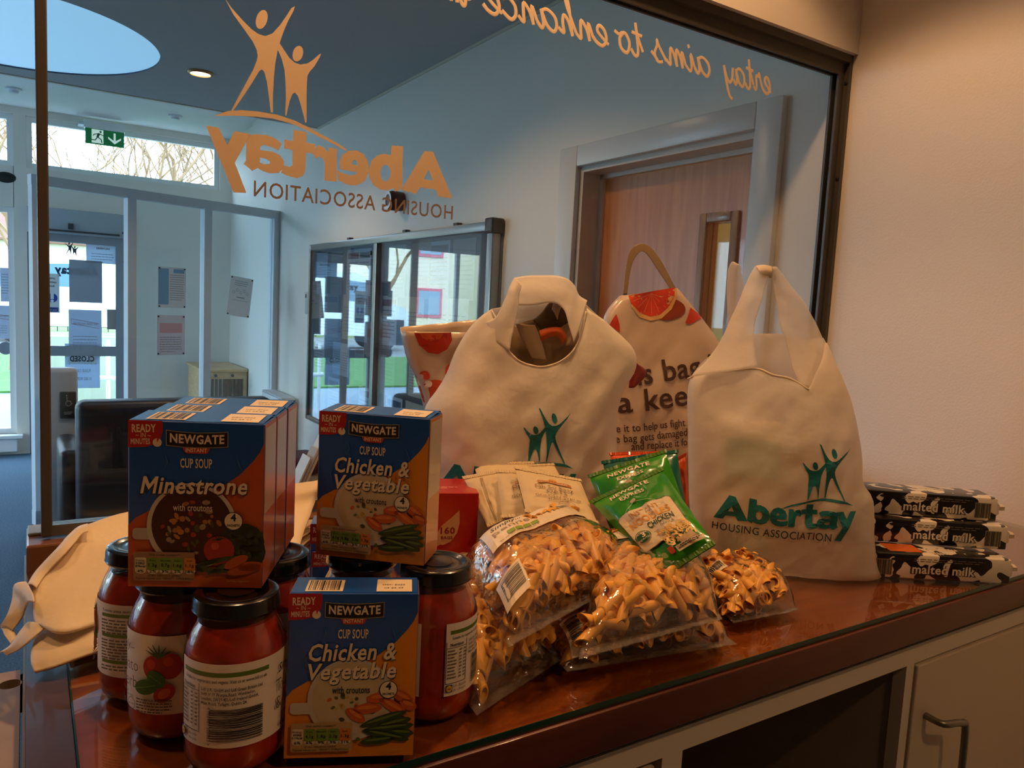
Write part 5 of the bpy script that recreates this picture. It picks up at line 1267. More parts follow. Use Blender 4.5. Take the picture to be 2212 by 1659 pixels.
P.poly('grapefruit', ink('d8432a'), [A3(q) for q in ((1357, 638), (1408, 629), (1456, 621), (1456, 640), (1443, 664), (1424, 680), (1404, 684), (1382, 676), (1362, 655))])
for a in range(7):
    q = math.radians(20 + a*23); P.stroke('segment', ink('e88a5a'), [A3((1406, 634)), A3((1406 + 42*math.cos(q), 634 + 44*math.sin(q)))], [.0006, .0012])
P.poly('grapefruit_edge', ink('c63a24'), [A3(q) for q in ((1490, 664), (1512, 686), (1508, 690), (1490, 700), (1479, 698))])
P.poly('grapefruit_corner', ink('c63a24'), [A3(q) for q in ((1330, 678), (1337, 700), (1338, 718), (1316, 702), (1322, 690))])
BR = ink('4a3028', .35)
def bag_text(P, b, s_, q0, q1, size, mt, nm='lettering', bold=.03, align=None):
    a0, z0 = b.azs(q0); a1, z1 = b.azs(q1); vs, fs = text2d(s_, 1, bold=bold, align='LEFT', res=3); lo, hi_ = min(v[0] for v in vs), max(v[0] for v in vs)
    k = math.hypot(a1 - a0, z1 - z0)/(hi_ - lo); r = math.atan2(z1 - z0, a1 - a0); c_, n_ = math.cos(r), math.sin(r)
    P.lay(nm, mt, [(a0 + (v[0] - lo)*k*c_ - v[1]*size*n_, z0 + (v[0] - lo)*k*n_ + v[1]*size*c_) for v in vs], fs)
bag_text(P, b3, 'this bag is', (1310, 838), (1560, 802), .057, BR, bold=.014); bag_text(P, b3, 'a keeper', (1333, 891), (1570, 860), .057, BR, bold=.014)
bag_text(P, b3, 'Use it to help us fight p', (1308, 935), (1492, 918), .020, BR, 'small_lettering', .008); bag_text(P, b3, 'the bag gets damaged', (1312, 958), (1483, 940), .020, BR, 'small_lettering', .008); bag_text(P, b3, 'and replace it for', (1363, 972), (1492, 961), .020, BR, 'small_lettering', .008)
b3.strap([(1366, 778), (1362, 800), (1358, 838)], [(1374, 784), (1398, 806), (1372, 836)], mat('fold_red', '7a2018', .3, coat=.3), .062, .062, 'folded_corner', wr=0)
P.build(t3, lambda u, v, e: b3.pos(u, v, 1, .001 + e), maxlen=.012, world=True)

# ---- carrier bag with tomato print, behind the middle tote
P4, N4 = (.665, 1.092), (-.10, -.995)
t4 = thing('carrier_bag', 'plastic carrier bag with tomato print, open at the top', 'carrier bag', ground(P4))
b4 = Bag(t4, P4, N4, [(945, 1080), (930, 960), (916, 871), (897, 808), (882, 776), (867, 713)], [(1150, 1080), (1150, 960), (1150, 860), (1150, 700)], [(0, .03), (.2, .034), (.45, .034)], .003, 8, 3)
b4.body([(867, 714), (975, 716), (1060, 712), (1150, 706)], [(867, 708), (973, 700), (1034, 693), (1150, 690)], M_life)
P = Print(); A4 = b4.azs
P.poly('tomato', ink('b82a12'), [A4(q) for q in ((894, 719), (935, 719), (974, 718), (976, 735), (965, 755), (945, 765), (925, 762), (905, 745))]); P.poly('tomato_flesh', ink('d0562a'), [A4(q) for q in ((905, 720), (935, 720), (958, 720), (950, 732), (930, 737), (913, 731))])
pell(P, 'tomato_small', ink('c8401c'), b4, 975, 803, 14, 18); pell(P, 'tomato_large', ink('c8481e'), b4, 940, 848, 32, 28); pell(P, 'tomato_slice', ink('cc4a2a'), b4, 916, 812, 12, 11)
pell(P, 'crumple', ink('ecdcd0'), b4, 920, 829, 13, 9)
P.build(t4, lambda u, v, e: b4.pos(u, v, 1, .001 + e), maxlen=.012, world=True)

# ---- flat cloth bags in a pile at the left end
M_flat = cloth('flat_bag_cloth', 'ecd8b4', .12)
def flat_bag(label, rows, seed, hem=None, wr=.002):
    t = thing('flat_tote_bag', label, 'tote bag', (.2, 1.0, CT), group='cloth bags lying in a pile')
    o = wrinkle(sheet(rows, 6), wr, 14, seed).build('cloth', M_flat, t, smooth='all', world=True, fix=False); solid(o, .003, -1); return t
tp = [[Z(x, y, h) for x, y, h in r] for r in (
    [(72, 1452, .006), (120, 1440, .010), (200, 1412, .014), (330, 1372, .018), (480, 1330, .02)],
    [(66, 1415, .014), (120, 1395, .022), (215, 1360, .028), (350, 1310, .034), (520, 1260, .036)],
    [(95, 1330, .030), (150, 1310, .036), (240, 1270, .044), (380, 1215, .050), (560, 1160, .050)])]
flat_bag('cream cloth bag lowest in the flat pile, its edge hanging over the counter end', tp, 3)
top = [[Z(x, y, h) for x, y, h in r] for r in (
    [(74, 1345, .034), (130, 1365, .036), (220, 1340, .036), (340, 1290, .044), (480, 1240, .05), (640, 1200, .05)],
    [(73, 1300, .046), (140, 1290, .050), (230, 1270, .052), (360, 1220, .056), (510, 1180, .06), (660, 1140, .06)],
    [(76, 1262, .056), (150, 1235, .060), (250, 1205, .064), (400, 1155, .068), (560, 1115, .07), (680, 1085, .07)],
    [(112, 1195, .070), (165, 1175, .076), (255, 1145, .080), (420, 1105, .084), (580, 1075, .086), (690, 1055, .086)],
    [(165, 1140, .082), (195, 1132, .086), (262, 1110, .092), (440, 1072, .095), (600, 1052, .095), (700, 1034, .093)])]
tt = flat_bag('cream cloth bag on top of the flat pile with its handles trailing', top, 5)
def ribbon(t, L, R, h, name='handle', seed=2):
    rows = [[Z(*l, h[i]), (Z(*l, h[i]) + Z(*r, h[i]))/2 + Vector((0, 0, .002)), Z(*r, h[i])] for i, (l, r) in enumerate(zip(L, R))]
    solid(wrinkle(sheet(rows, 6), .0015, 20, seed).build(name, M_flat, t, smooth='all', world=True, fix=False), .0015)
ribbon(tt, [(190, 1132), (170, 1138), (150, 1155), (125, 1185), (80, 1232), (62, 1262)], [(192, 1146), (178, 1152), (165, 1168), (140, 1196), (100, 1240), (80, 1270)], [.090, .088, .084, .078, .062, .058])
ribbon(tt, [(58, 1256), (35, 1262), (28, 1290), (14, 1330), (0, 1355)], [(76, 1300), (60, 1300), (55, 1310), (48, 1335), (28, 1362)], [.058, .052, .042, .030, .018], seed=3)
ribbon(tt, [(74, 1345), (58, 1345), (40, 1368), (22, 1395), (0, 1410)], [(100, 1352), (80, 1368), (58, 1388), (38, 1405), (14, 1416)], [.034, .030, .022, .012, .004], seed=4)
ribbon(tt, [(0, 1355), (10, 1372), (24, 1390)], [(22, 1352), (30, 1366), (38, 1384)], [.018, .016, .014], seed=6)
# bulk of the pile below the top bag
for i in range(3):
    h0 = .004 + i*.014; rows = [[Z(x, y, h0) for x, y in r] for r in ([(150 + 10*i, 1400 - 35*i), (330, 1350 - 30*i), (560, 1290 - 25*i)], [(140 + 10*i, 1300 - 25*i), (360, 1250 - 20*i), (640, 1190 - 20*i)], [(190 + 10*i, 1225 - 15*i), (440, 1172 - 12*i), (700, 1140 - 10*i)])]
    flat_bag('cream cloth bag folded in the middle of the flat pile', rows, 10 + i)
# ================================================================= foyer furniture and fittings
t = thing('two_seat_sofa', 'dark brown two-seat sofa with its back to the counter screen', 'sofa', (.70, 4.42, 0))
M_lea = mat('brown_leather', '221a1c', .42, .5, bump=.3, bscale=90)
MB().bbox(-.50, .50, 0, .16, .12, .90, .045, 4).build('backrest', M_lea, t, smooth=True)
MB().bbox(-.46, .46, .165, .70, .26, .46, .04, 3).build('seat', M_lea, t, smooth=True)
for sx in (-1, 1):
    MB().bbox(min(sx*.47, sx*.57), max(sx*.47, sx*.57), .165, .72, .12, .62, .035, 3).build('armrest', M_lea, t, smooth=True)
    for y in (.05, .62): MB().lathe([(.02, 0), (.025, .119)], 12, (sx*.42, y, 0), True, True).build('leg', M_dark, t)
q = onz(652, 1018, .44)
t = thing('wooden_stool', 'low pale wood stool with a dark red cushion by the right wall', 'stool', (q.x + .07, q.y, 0))
MB().bbox(-.13, .06, -.05, .25, .42, .53, .045, 4).build('cushion', mat('red_cushion', '4a1c1e', .55), t, smooth=True)
MB().bbox(-.12, .05, -.04, .24, .02, .415, .006).build('wooden_base', wood('pale_beech', 'c89a64', 'dcb47c', .4, 0, 4, (2, 2, 10)), t)
# leaflet holder on the public ledge
q = ony(630, 1045, 1.215)
t = thing('leaflet_holder', 'white leaflet holder leaning on the ledge behind the glass screen', 'leaflet holder', (q.x, 1.206, 1.1603))
def slab(x, lean, h, w, th, y): return MB().box(0, th, -w/2, w/2, 0, h).xf(Matrix.Translation((x, y, .001)) @ Matrix.Rotation(lean, 4, 'Y'))
slab(-.002, .42, .125, .04, .0025, .0).build('back_plate', M_white, t); slab(-.014, .42, .085, .04, .0025, 0).build('front_plate', M_white, t); slab(-.007, .42, .10, .034, .003, 0).build('leaflets', M_paper, t)
MB().box(-.02, .02, -.02, .02, 0, .0015).build('foot', M_white, t)
# radiator on the right wall
t = thing('radiator', 'white panel radiator under the right wall next to the notice board', 'radiator', (XW, 5.6, 0))
ye, yf = 5.40 - 5.6, 5.92 - 5.6
for x in (-.11, -.04): MB().bbox(x - .012, x, ye + .01, yf, .26, .75, .004).build('panel', M_white, t)
MB().box(-.124, -.028, ye, ye + .008, .25, .765).build('end_cap', M_white, t); MB().box(-.124, -.028, yf, yf + .008, .25, .765).build('end_cap', M_white, t)
g = MB().box(-.124, -.028, ye + .009, yf - .001, .755, .758)
for i in range(26): g.box(-.122, -.03, ye + .012 + i*.0195, ye + .024 + i*.0195, .7585, .765)
g.build('top_grille', M_greyframe, t)
MB().lathe([(.016, 0), (.016, .004), (.011, .005), (.0005, .005)], 16).xf(Matrix.Translation((-.076, ye - .0005, .715)) @ Matrix.Rotation(PI/2, 4, 'X')).build('vent_cap', M_greyframe, t, smooth=True)
MB().box(-.0275, 0, -.15, -.12, .35, .7).box(-.0275, 0, .25, .28, .35, .7).build('bracket', M_greyframe, t)
# radiator cover cabinet inside the porch
t = thing('radiator_cabinet', 'pale wood cabinet in the corner of the porch', 'cabinet', (1.47, 7.2, 0))
M_beech = wood('pale_beech', 'c89a64', 'dcb47c', .4, 0, 4, (2, 2, 10))
MB().box(-.20, .165, -.28, .45, .0, .04).box(-.20, -.17, -.28, .45, .041, .80).box(.135, .165, -.28, .45, .041, .80).box(-.17, .135, -.28, -.26, .74, .80).build('frame', M_beech, t)
MB().bbox(-.22, .166, -.30, .46, .801, .825, .004).build('top', M_beech, t)
for i in range(9): MB().box(-.165 + i*.033, -.145 + i*.033, -.27, -.262, .042, .738).build('slat', mat('grille_brown', '6a543c', .5), t)
for x in (-.1, .04): MB().lathe([(.012, 0), (.014, .012), (.0005, .015)], 12).xf(Matrix.Translation((x, -.2805, .77)) @ Matrix.Rotation(PI/2, 4, 'X')).build('knob', mat('knob_grey', '5a544c', .4), t, smooth=True)
# push-button pedestal
q = onz(135, 1122, 0)*.955; q.z = 0
t = thing('door_button_post', 'white pedestal with a disabled-access push button near the entrance', 'pedestal', (q.x, q.y, 0))
MB().bbox(-.085, .085, -.05, .05, .012, 1.0, .03, 4).build('column', mat('pedestal_white', 'd4d6d8', .35), t, smooth=True)
MB().bbox(-.11, .11, -.075, .075, 0, .012, .003).build('base_plate', M_greyframe, t)
bt = MB().bbox(-.01, .075, -.066, -.051, .70, .86, .006).build('button_box', mat('button_metal', '5c5c5a', .35, metal=.6), t, smooth=True)
P = Print(); P.ring('wheel_symbol', ink('c8c8c4'), .034, .790, .014, .003).stroke('wheel_symbol', ink('c8c8c4'), [(.026, .83), (.028, .805), (.044, .805), (.052, .785)], .004).ell('wheel_symbol', ink('c8c8c4'), .025, .838, .004).lines('push_text', ink('b0b0ac'), .012, .058, .735, 2, .01, .005, 2)
P.build(bt, lambda u, v, e: (u, -.0665 - e, v))
# exit sign
yx = YF - .12; a_, b_ = ony(184, 262, yx), ony(268, 320, yx)
t = thing('exit_sign', 'green running-man exit sign with a down arrow above the entrance', 'sign', ((a_.x + b_.x)/2, yx, (a_.z + b_.z)/2))
w_, h_ = (b_.x - a_.x)/2, (a_.z - b_.z)/2
MB().bbox(-w_ - .01, w_ + .01, -.02, .05, h_ - .05, h_ + .02, .006).build('lamp_housing', M_white, t)
MB().box(-w_, w_, -.006, .006, -h_, h_ - .051).build('sign_plate', emis('exit_green', '0c6e3c', .25), t)
MB().box(-w_ - .05, -w_ - .0105, -.01, .118, h_ - .03, h_ - .005).build('wall_bracket', M_greyframe, t)
P = Print(); EW = emis('exit_white', 'd8f0e0', .5)
H2 = 2*h_ - .06; by = -h_ + .01
P.rect('doorway', EW, -w_*.68, by, -w_*.08, by + H2*.95)
G = ink('0c6e3c'); fx = -w_*.36
P.ell('runner', G, fx + .02, by + H2*.82, H2*.075); P.stroke('runner', G, [(fx + .01, by + H2*.7), (fx - .005, by + H2*.42)], H2*.15); P.stroke('runner', G, [(fx + .012, by + H2*.68), (fx + .045, by + H2*.55), (fx + .055, by + H2*.62)], H2*.06); P.stroke('runner', G, [(fx, by + H2*.66), (fx - .03, by + H2*.6), (fx - .035, by + H2*.48)], H2*.06); P.stroke('runner', G, [(fx, by + H2*.42), (fx + .025, by + H2*.28), (fx + .03, by + H2*.06)], H2*.07); P.stroke('runner', G, [(fx - .005, by + H2*.42), (fx - .02, by + H2*.2), (fx - .055, by + H2*.2)], H2*.07)
ax_ = w_*.5
P.rect('arrow', EW, ax_ - .008, by + H2*.3, ax_ + .008, by + H2*.85).poly('arrow', EW, [(ax_, by + H2*.08), (ax_ + .05, by + H2*.42), (ax_ + .05, by + H2*.56), (ax_, by + H2*.27), (ax_ - .05, by + H2*.56), (ax_ - .05, by + H2*.42)])
P.build(t, lambda u, v, e: (u, -.0065 - e, v), step=.0006)
# black speaker / vent on the far wall
q = ony(12, 383, YF)
t = thing('wall_speaker', 'flat black oval vent on the white wall over the wide window', 'vent', (q.x, YF, q.z))
MB().lathe([(.0005, .014), (.06, .012), (.075, .0)], 28).xf(Matrix.Rotation(PI/2, 4, 'X') @ Matrix.Scale(.6, 4, (0, 1, 0))).build('cover', M_dark, t, smooth=True)
# alarm bell and key pad on the right wall
q = onx(868, 436, XW)
t = thing('fire_alarm', 'dark red fire alarm sounder on the wall above the notice board', 'alarm', (XW, q.y, q.z))
MB().lathe([(.048, 0), (.05, .02), (.05, .06), (.042, .075), (.0005, .078)], 24).xf(Matrix.Rotation(-PI/2, 4, 'Y')).build('sounder', mat('alarm_red', '5a1418', .35), t, smooth=True)
MB().lathe([(.044, .0785), (.030, .0785), (.030, .080), (.044, .080), (.044, .0785)], 24).xf(Matrix.Rotation(-PI/2, 4, 'Y')).build('white_ring', M_white, t)
q = onx(672, 655, XW)
t = thing('wall_thermostat', 'small grey thermostat box on the wall beside the notice board', 'thermostat', (XW, q.y, q.z))
MB().bbox(-.03, 0, -.045, .045, -.075, .075, .006).build('case', mat('thermostat_grey', 'b4b4ae', .4), t, smooth=True); MB().box(-.0312, -.0302, .01, .035, .035, .06).build('display', M_dark, t)

# ---- notice board with two sliding panes
y0, y1, z0, z1 = 2.676, 5.064, .669, 1.840; ym = 3.90; dp = .055
t = thing('notice_board', 'aluminium framed glazed notice board full of papers on the right wall', 'notice board', (XW, (y0 + y1)/2, z0))
MB().box(XW - .012, XW - .001, y0, y1, z0, z1).build('felt_back', mat('felt_blue_grey', '5a636e', .9), t, world=True)
f_ = MB()
for a, b, c, d in ((y0, y0 + .045, z0, z1), (y1 - .03, y1, z0, z1), (y0 + .045, y1 - .03, z1 - .04, z1), (y0 + .045, y1 - .03, z0, z0 + .03)): f_.bbox(XW - dp, XW - .0125, a, b, c, d, .006)
f_.build('frame', M_alu, t, world=True, smooth=True)
MB().bbox(XW - dp - .006, XW - .014, ym - .022, ym + .022, z0 + .03, z1 - .04, .004).build('mullion', M_alu, t, world=True)
MB().bbox(XW - dp - .012, XW - .005, y0 - .012, y0 + .05, z1 - .05, z1 + .012, .008).build('corner_cap', M_dark, t, world=True)
M_nb = film('board_glazing', (.9, .93, .95), .012, 1.6, gain=2.2, bump=.03, bscale=2.2)
for a, b in ((y0 + .045, ym - .022), (ym + .022, y1 - .03)): MB().box(XW - .044, XW - .040, a, b, z0 + .03, z1 - .04).build('glass_pane', M_nb, t, world=True)
MB().lathe([(.012, 0), (.012, .008), (.0005, .009)], 14).xf(Matrix.Translation((XW - dp - .0005, ym + .06, z1 - .09)) @ Matrix.Rotation(-PI/2, 4, 'Y')).build('lock', M_dark, t, world=True)
for yy in (3.05, 3.6, 4.4): MB().bbox(XW - .03, XW - .002, yy - .02, yy + .02, z1, z1 + .018, .004).build('wall_clip', M_dark, t, world=True)
rd = random.Random(12)
def sheet_of_paper(name, label, y, z, w, h, x, col, seed, head=None, tilt=0, group='papers pinned in the notice board', face=-1):
    p_ = thing(name, label, 'paper', (x, y, z), rot=Matrix.Rotation(tilt, 3, 'X'), group=group)
    MB().box(-.0006, 0, -w/2, w/2, -h/2, h/2).build('sheet', mat('sheet_' + col, col, .6), p_)
    P = Print()
    if head: P.rect('heading', ink(head), -w*.42, h*.3, w*.42, h*.43)
    P.lines('text_lines', ink('6a7078'), -w*.4, w*.4, h*.2, 8, h*.075, h*.022, seed)
    P.build(p_, lambda u, v, e: (-.0007 - e, -u, v), step=.0004)
lab = ['white sheet', 'pale blue sheet', 'grey sheet', 'cream leaflet']
k = 0
for pane, (ya, yb) in enumerate(((y0 + .1, ym - .05), (ym + .06, y1 - .08))):
    for r in range(4):
        for c in range(4):
            if rd.random() < .06: continue
            w, h = (.21, .27) if rd.random() < .7 else (.15, .2); ci = rd.choice((0, 0, 1, 2, 3)); col = ('dfe3e8', 'a9c4dc', '8c9298', 'd8cdb4')[ci]
            yy = ya + .12 + (yb - ya - .24)*(c + .5*rd.random() - .25 + .25)/3.25; zz = z0 + .19 + (z1 - z0 - .38)*r/3
            head = rd.choice((None, '2c4a7a', '7a2c2c', None, '3a4048'))
            hd_ = {None: '', '2c4a7a': ' with a blue heading', '7a2c2c': ' with a red heading', '3a4048': ' with a dark heading'}[head]
            sheet_of_paper('pinned_paper', lab[ci] + hd_ + ', ' + ('bottom', 'third', 'second', 'top')[r] + ' row, ' + ('door' if pane == 0 else 'porch') + ' half of notice board', yy, zz, w, h, XW - .013 - .0012*(k % 5), col, k, head); k += 1

# ---- notices on the porch partition and the entrance door
def on_part_paper(label, q0, q1, col, art, tilt=0):
    a, za = ps(*q0); b, zb = ps(*q1); w, h = b - a, za - zb
    M = PM @ Matrix.Translation(((a + b)/2, -.006, (za + zb)/2)) @ Matrix.Rotation(tilt, 4, 'Y')
    t = thing('wall_notice', label, 'notice', M.translation, rot=M.to_3x3())
    MB().box(-w/2, w/2, -.001, 0, -h/2, h/2).build('sheet', mat('sheet_' + col, col, .55), t)
    for sx in (-1, 1):
        for sz in (-1, 1): MB().lathe([(.006, 0), (.006, .003), (.0005, .004)], 10).xf(Matrix.Translation((sx*(w/2 - .01), -.0011, sz*(h/2 - .01))) @ Matrix.Rotation(PI/2, 4, 'X')).build('pin', M_dark, t)
    P = Print(); art(P, w, h); P.build(t, lambda u, v, e: (u, -.0012 - e, v), step=.0006)
def art_blue(P, w, h):
    P.rect('blue_column', ink('7aa8cc'), -w/2 + .004, -h*.42, -w*.12, h*.46).rect('blue_column', ink('7aa8cc'), w*.05, h*.36, w*.44, h*.46); P.lines('text_lines', ink('8a94a0'), -w*.08, w*.44, h*.3, 12, h*.055, h*.015, 3)
def art_pink(P, w, h):
    P.rect('pink_block', ink('d4a8b0'), -w*.4, h*.06, w*.4, h*.3); P.lines('text_lines', ink('8a94a0'), -w*.4, w*.4, -h*.06, 7, h*.06, h*.015, 5)
def art_diag(P, w, h):
    P.lines('text_lines', ink('8a94a0'), -w*.3, w*.3, h*.38, 3, h*.05, h*.015, 6)
    for i in range(5): P.ring('diagram', ink('7a848e'), w*(-.3 + .15*i), h*(.1 + .06*(i % 2)), w*.05, .002)
    P.stroke('diagram', ink('4a545e'), [(-w*.15, -h*.02), (w*.2, -h*.02)], .004); P.stroke('diagram', ink('7a848e'), [(-w*.3, -h*.1), (w*.35, -h*.1)], .002)
on_part_paper('notice with a blue column fixed to the porch glass', (340, 575), (400, 666), 'd4e2ec', art_blue)
on_part_paper('notice with a pink block below the blue one on the porch glass', (338, 680), (398, 766), 'd6dae8', art_pink)
on_part_paper('tilted white diagram sheet on the porch glass beside the end post', (493, 597), (541, 684), 'dde4ea', art_diag, .12)
def door_paper(label, q0, q1, col, fn=None, y=YF + .03, cat='notice'):
    a, b = ony(*q0, y), ony(*q1, y); w, h = b.x - a.x, a.z - b.z
    t = thing('door_notice', label, cat, ((a.x + b.x)/2, y, (a.z + b.z)/2))
    MB().box(-w/2, w/2, -.002, 0, -h/2, h/2).build('sheet', mat('sheet_' + col, col, .55, trans=.35), t)
    P = Print()
    if fn: fn(P, w, h)
    if P.layers: P.build(t, lambda u, v, e: (u, -.0022 - e, v), step=.0015)
def mtext(P, s_, x, y, size, w, mt=None, bold=.03, nm='mirrored_text'):
    vs, fs = text2d(s_, size, bold=bold); a, b = min(v[0] for v in vs), max(v[0] for v in vs); k = w/(b - a)
    P.lay(nm, mt or ink('4a5058'), [(x - (v[0] - (a + b)/2)*k, y + v[1]) for v in vs], fs)
def n_deliv(P, w, h): mtext(P, 'DELIVERIES', 0, h*.2, h*.13, w*.4); P.lines('text_lines', ink('8a929c'), -w*.35, w*.35, -h*.05, 3, h*.13, h*.03, 2)
def n_cash(P, w, h):
    P.stroke('stamp_box', ink('b09a9e'), [(-w*.42, h*.29), (w*.42, h*.19), (w*.42, h*.08), (-w*.42, h*.18), (-w*.42, h*.29)], .006); mtext(P, 'NO CASH ACCEPTED', 0, h*.155, h*.075, w*.74, ink('a89298'))
    P.lines('text_lines', ink('9aa2ac'), -w*.38, w*.38, -h*.12, 5, h*.07, h*.02, 4)
def n_closed(P, w, h): mtext(P, 'CLOSED', 0, -h*.25, h*.75, w*.86, ink('32383e'), .04)
def n_serv(P, w, h):
    for i, s_ in enumerate(('SERVICES AVAILABLE', 'ONLINE & BY PHONE', 'PLEASE CALL', '01382 903545')): mtext(P, s_, 0, h*(.22 - .18*i), h*.1, w*(.8, .8, .45, .5)[i], ink('7a828c'), 0)
door_paper('pale deliveries notice near the top of the entrance door', (186, 523), (258, 572), 'cfdbe8', n_deliv)
door_paper('grey blank backed notice in the middle of the entrance door', (149, 560), (221, 655), '9aa0a8', None, YF + .028)
door_paper('stamped no cash notice on the entrance door', (148, 668), (220, 764), 'b9c5d4', n_cash, YF + .027)
door_paper('small grey sheet at the edge of the entrance door glass', (231, 668), (262, 712), '9a9a98', None, YF + .027)
door_paper('closed sign in dark capitals on the entrance door', (146, 764), (208, 786), 'dfe8ee', n_closed, YF + .026, 'sign')
door_paper('services notice below the closed sign on the entrance door', (140, 742), (216, 838), 'c6d6e6', n_serv, YF + .031)
def n_auto(P, w, h):
    mtext(P, 'power', 0, h*.36, h*.08, w*.4); mtext(P, 'operated', 0, h*.26, h*.08, w*.6); mtext(P, 'door', 0, h*.16, h*.08, w*.35)
    P.ell('blue_disc', ink('1c4ca8'), 0, -h*.12, w*.36); P.rect('disc_mark', ink('e8eef4'), -.012, -h*.15, .012, h*.0).ell('disc_mark', ink('e8eef4'), 0, -h*.2, .012); P.rect('blue_strip', ink('1c3f8a'), -w*.4, -h*.47, w*.4, -h*.36); mtext(P, 'keep clear', 0, -h*.44, h*.05, w*.6, ink('e8eef4'), 0, 'strip_text')
door_paper('power operated door warning with a blue disc on the entrance door', (96, 590), (129, 676), 'c8ccce', n_auto, YF + .03, 'sign')
P = Print(); a, b = ony(138, 552, YF), ony(170, 527, YF)
ex = [q[0] for q in BIG + SMALL]; ez = [q[1] for q in BIG + SMALL]; k = (b.x - a.x)/(max(ex) - min(ex))
emb = thing('door_emblem', 'dark two-figure emblem on the entrance door glass', 'emblem', (a.x, YF + .036, a.z))
for poly in (BIG, SMALL, *HEADS): P.poly('figures', ink('2c3a44'), [((q[0] - min(ex))*k, (q[1] - min(ez))*k) for q in poly])
mtext(P, 'Abertay', .10, -.155, .10, .34, ink('1c3a52'), .045, 'name')
P.build(emb, lambda u, v, e: (u, -e, v), step=.0008)
def side_note(label, q0, q1, fn):
    door_paper(label, q0, q1, 'c2cad6', fn, YF + .035)
side_note('map notice on the wide window, upper of two', (0, 578), (22, 652), lambda P, w, h: P.lines('text_lines', ink('8a929c'), -w*.4, w*.4, h*.3, 8, h*.08, h*.02, 1))
side_note('stamped no cash notice on the wide window, lower of two', (-46, 658), (25, 732), n_cash)
t = thing('safety_dot', 'grey safety dot stuck on the wide window', 'sticker', (ony(12, 753, YF).x, YF + .045, ony(12, 753, YF).z))
MB().lathe([(.055, 0), (.055, .002), (.0005, .002)], 28).xf(Matrix.Rotation(PI/2, 4, 'X')).build('disc', mat('sticker_grey', '8a929a', .5), t)

# ================================================================= outside
GZ = -.08
struct('ground_paving', MB().box(-40, 30, YF + .2, 12.8, GZ - .1, GZ).box(-40, -4.4, -6, YF + .2, GZ - .1, GZ), mat('wet_paving', '5a6c7c', .5, var=.15, vscale=6))
tag(MB().box(-40, 30, 12.8, 19.5, GZ - .1, GZ + .03).build('lawn', mat('lawn_green', '3a6420', .9, var=.35, vscale=9)), 'sunlit strip of lawn beyond the wet paving', 'lawn')['kind'] = 'stuff'
struct('ground_road', MB().box(-60, 60, 19.5, 29, GZ - .12, GZ), mat('road_grey', '6a6c6e', .7, var=.1, vscale=4))
struct('ground_far', MB().box(-80, 80, 29, 90, GZ - .12, GZ), mat('far_grass', '5c7034', .9, var=.2, vscale=2))
# rendered ramp wall and white hand rail by the door
struct('wall_ramp', MB().box(.05, 2.6, 9.7, 9.85, GZ, .92), mat('ramp_render', 'a8ac90', .8, bump=.5, bscale=60), label='pale rendered ramp wall outside the entrance')
t = thing('hand_rail', 'white tubular hand rail outside the entrance door', 'hand rail', (1.0, 9.2, GZ))
MB().tube([(-.9, 0, .62), (1.4, 0, .5)], .028).build('rail', M_white, t, smooth=True)
for x in (-.85, -.28, .0, .6, 1.2): MB().tube([(x, 0, 0), (x, 0, 1.0)], .022).build('upright', M_white, t, smooth=True)
# parked van
def van(label, x, y, s_, mirror=1):
    t = thing('parked_van', label, 'van', (x, y, GZ))
    side = [(-2.4, .45), (-2.4, 1.1), (-2.25, 1.35), (-1.55, 1.5), (-.95, 2.2), (-.6, 2.35), (2.3, 2.35), (2.4, 2.2), (2.4, .45)]
    MB().prism(side, -.9, .9, 'xz').build('body', mat('van_white', 'e4ecf4', .3, coat=.4), t)
    for y_ in (-.905, .9): MB().prism([(-1.45, 1.5), (-.95, 2.08), (-.3, 2.12), (-.3, 1.5)], y_, y_ + .005, 'xz').build('side_window', mat('van_window', '4a6a84', .15), t)
    MB().box(-2.42, -2.4, -.8, .8, .5, .8).build('bumper', mat('bumper_grey', '50565c', .5), t)
    for x_ in (-1.6, 1.6):
        for y_ in (-.8, .8): MB().lathe([(.001, -.1), (.33, -.1), (.35, -.06), (.35, .06), (.33, .1), (.001, .1)], 20).xf(Matrix.Translation((x_, y_, .35)) @ Matrix.Rotation(PI/2, 4, 'X')).build('wheel', mat('tyre', '1c1c1e', .7), t, smooth=True)
    return t
van('white van parked on the road seen through the entrance door', 1.3, 24.5, 1)
van('white van parked further along the road beside the wide window', -4.6, 23.0, 1)
# black railings behind the road
t = thing('iron_railing', 'dark iron railing across the road', 'railing', (2, 29.5, GZ))
for z_ in (.15, 1.1): MB().box(-9, 9, -.02, .02, z_, z_ + .05).build('rail', mat('iron', '2c3434', .5), t)
for i in range(60): MB().box(-9 + i*.3, -8.97 + i*.3, -.015, .015, 0, 1.2).build('bar', mat('iron', '2c3434', .5), t)
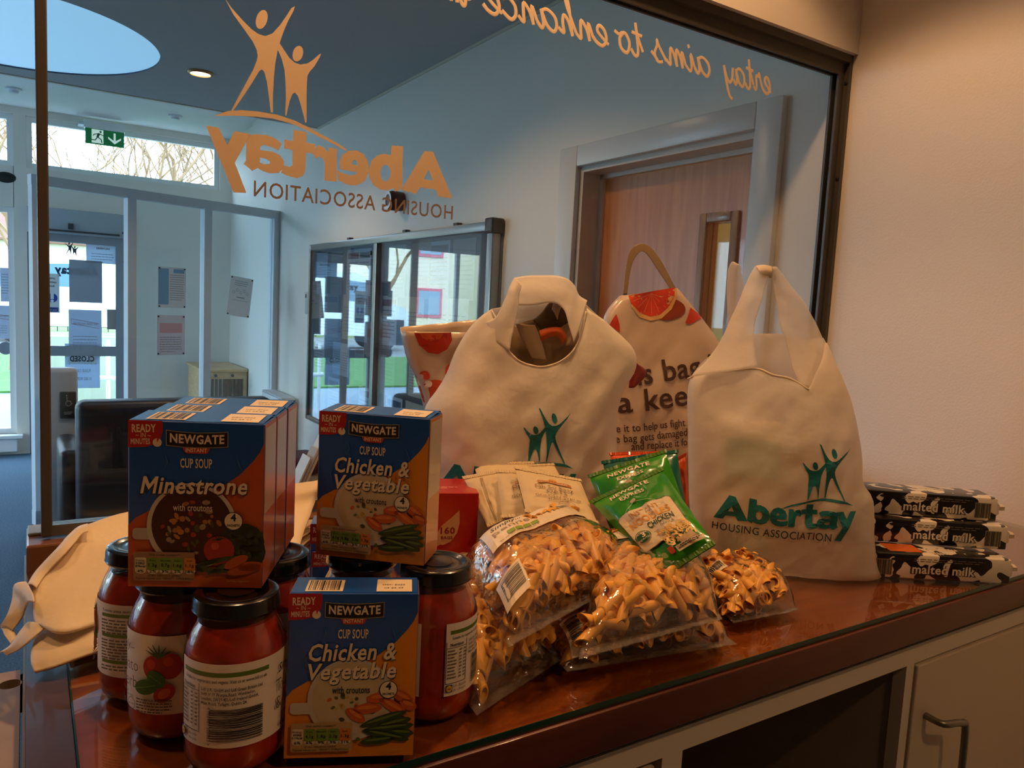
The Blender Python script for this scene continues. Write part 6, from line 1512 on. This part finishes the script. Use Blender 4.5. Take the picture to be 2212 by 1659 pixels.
# houses
def house(label, x, y, w, d, h, col, roof, win, rz=0, nwin=(3, 2)):
    t = thing('terraced_house', label, 'house', (x, y, GZ), rz)
    MB().box(-w/2, w/2, 0, d, 0, h).build('walls', mat('render_' + col, col, .8, var=.06, vscale=2), t)
    MB().prism([(-.4, h), (d/2, h + d*.34), (d + .4, h), (d + .4, h - .1), (-.4, h - .1)], -w/2 - .3, w/2 + .3, 'yz').build('roof', mat('roof_' + roof, roof, .8), t)
    for r in range(nwin[1]):
        for c in range(nwin[0]):
            xx = -w/2 + w*(c + .5)/nwin[0]; zz = .9 + r*2.7
            f = MB().box(xx - .65, xx + .65, -.06, -.002, zz, zz + 1.3).build('window', mat('frame_' + win, win, .5), t)
            MB().box(xx - .53, xx + .53, -.075, -.061, zz + .12, zz + 1.18).build('pane', mat('house_glass', '7890a4', .1), f)
    return t
house('cream rendered house with pink-red window frames across the road', -9, 31, 9, 7, 5.6, 'eadcc4', '8a5048', 'c05a6a', 0, (3, 2))
house('pale house with a brown roof behind the railing', 3.2, 44, 12, 5, 3.6, 'e2d6c6', '6a4a3c', 'e8e4dc', 0, (5, 1))
house('cream house end far along the road beside the lawn', -24, 36, 12, 8, 5.5, 'e6d8bc', '7a4a3c', 'b04a5a', .1, (4, 2))
# bare trees
M_bark = mat('bark', '8a6a4a', .9, var=.2, vscale=8); M_twig = mat('twig', '8a6c4c', .9)
def tree(label, x, y, h, seed, spread=1.0, levels=6):
    rd = random.Random(seed); t = thing('bare_tree', label, 'tree', (x, y, GZ + (.06 if 12.8 < y < 19.5 else .001))); tr, br = MB(), MB()
    def grow(p, d, L, r, lv):
        n = 4; pts = [p]
        for i in range(n):
            d = (d + Vector((rd.uniform(-.18, .18), rd.uniform(-.18, .18), rd.uniform(-.02, .14)))).normalized(); pts.append(pts[-1] + d*L/n)
        (tr if lv >= levels - 1 else br).tube(pts, [r*(1 - .42*i/n) for i in range(n + 1)], 5 if lv >= levels - 1 else 3, cap=False)
        if lv == 0: return
        for k in range(3 if lv > 1 else 4):
            a = rd.uniform(0, 2*PI); up = pts[-1 - (k % 3)]
            nd = (d*.75 + Vector((math.cos(a), math.sin(a), rd.uniform(-.05, .6)))*.75*spread).normalized(); grow(up, nd, L*rd.uniform(.62, .84), r*.60, lv - 1)
    grow(Vector((0, 0, 0)), Vector((0, 0, 1)), h*.28, h*.011, levels)
    tr.build('trunk', M_bark, t, smooth=True); br.build('branches', M_twig, t)
tree('bare winter tree in front of the clerestory window', 2.3, 13.4, 7.5, 3, 1.1)
tree('bare winter tree to the left behind the exit sign', -.2, 15.5, 8.5, 5, 1.0)
tree('bare winter tree with twiggy crown by the railing', 6.5, 33, 15, 8, 1.1)
tree('bare winter tree beyond the wide window', -3.8, 17, 9, 11, 1.0)
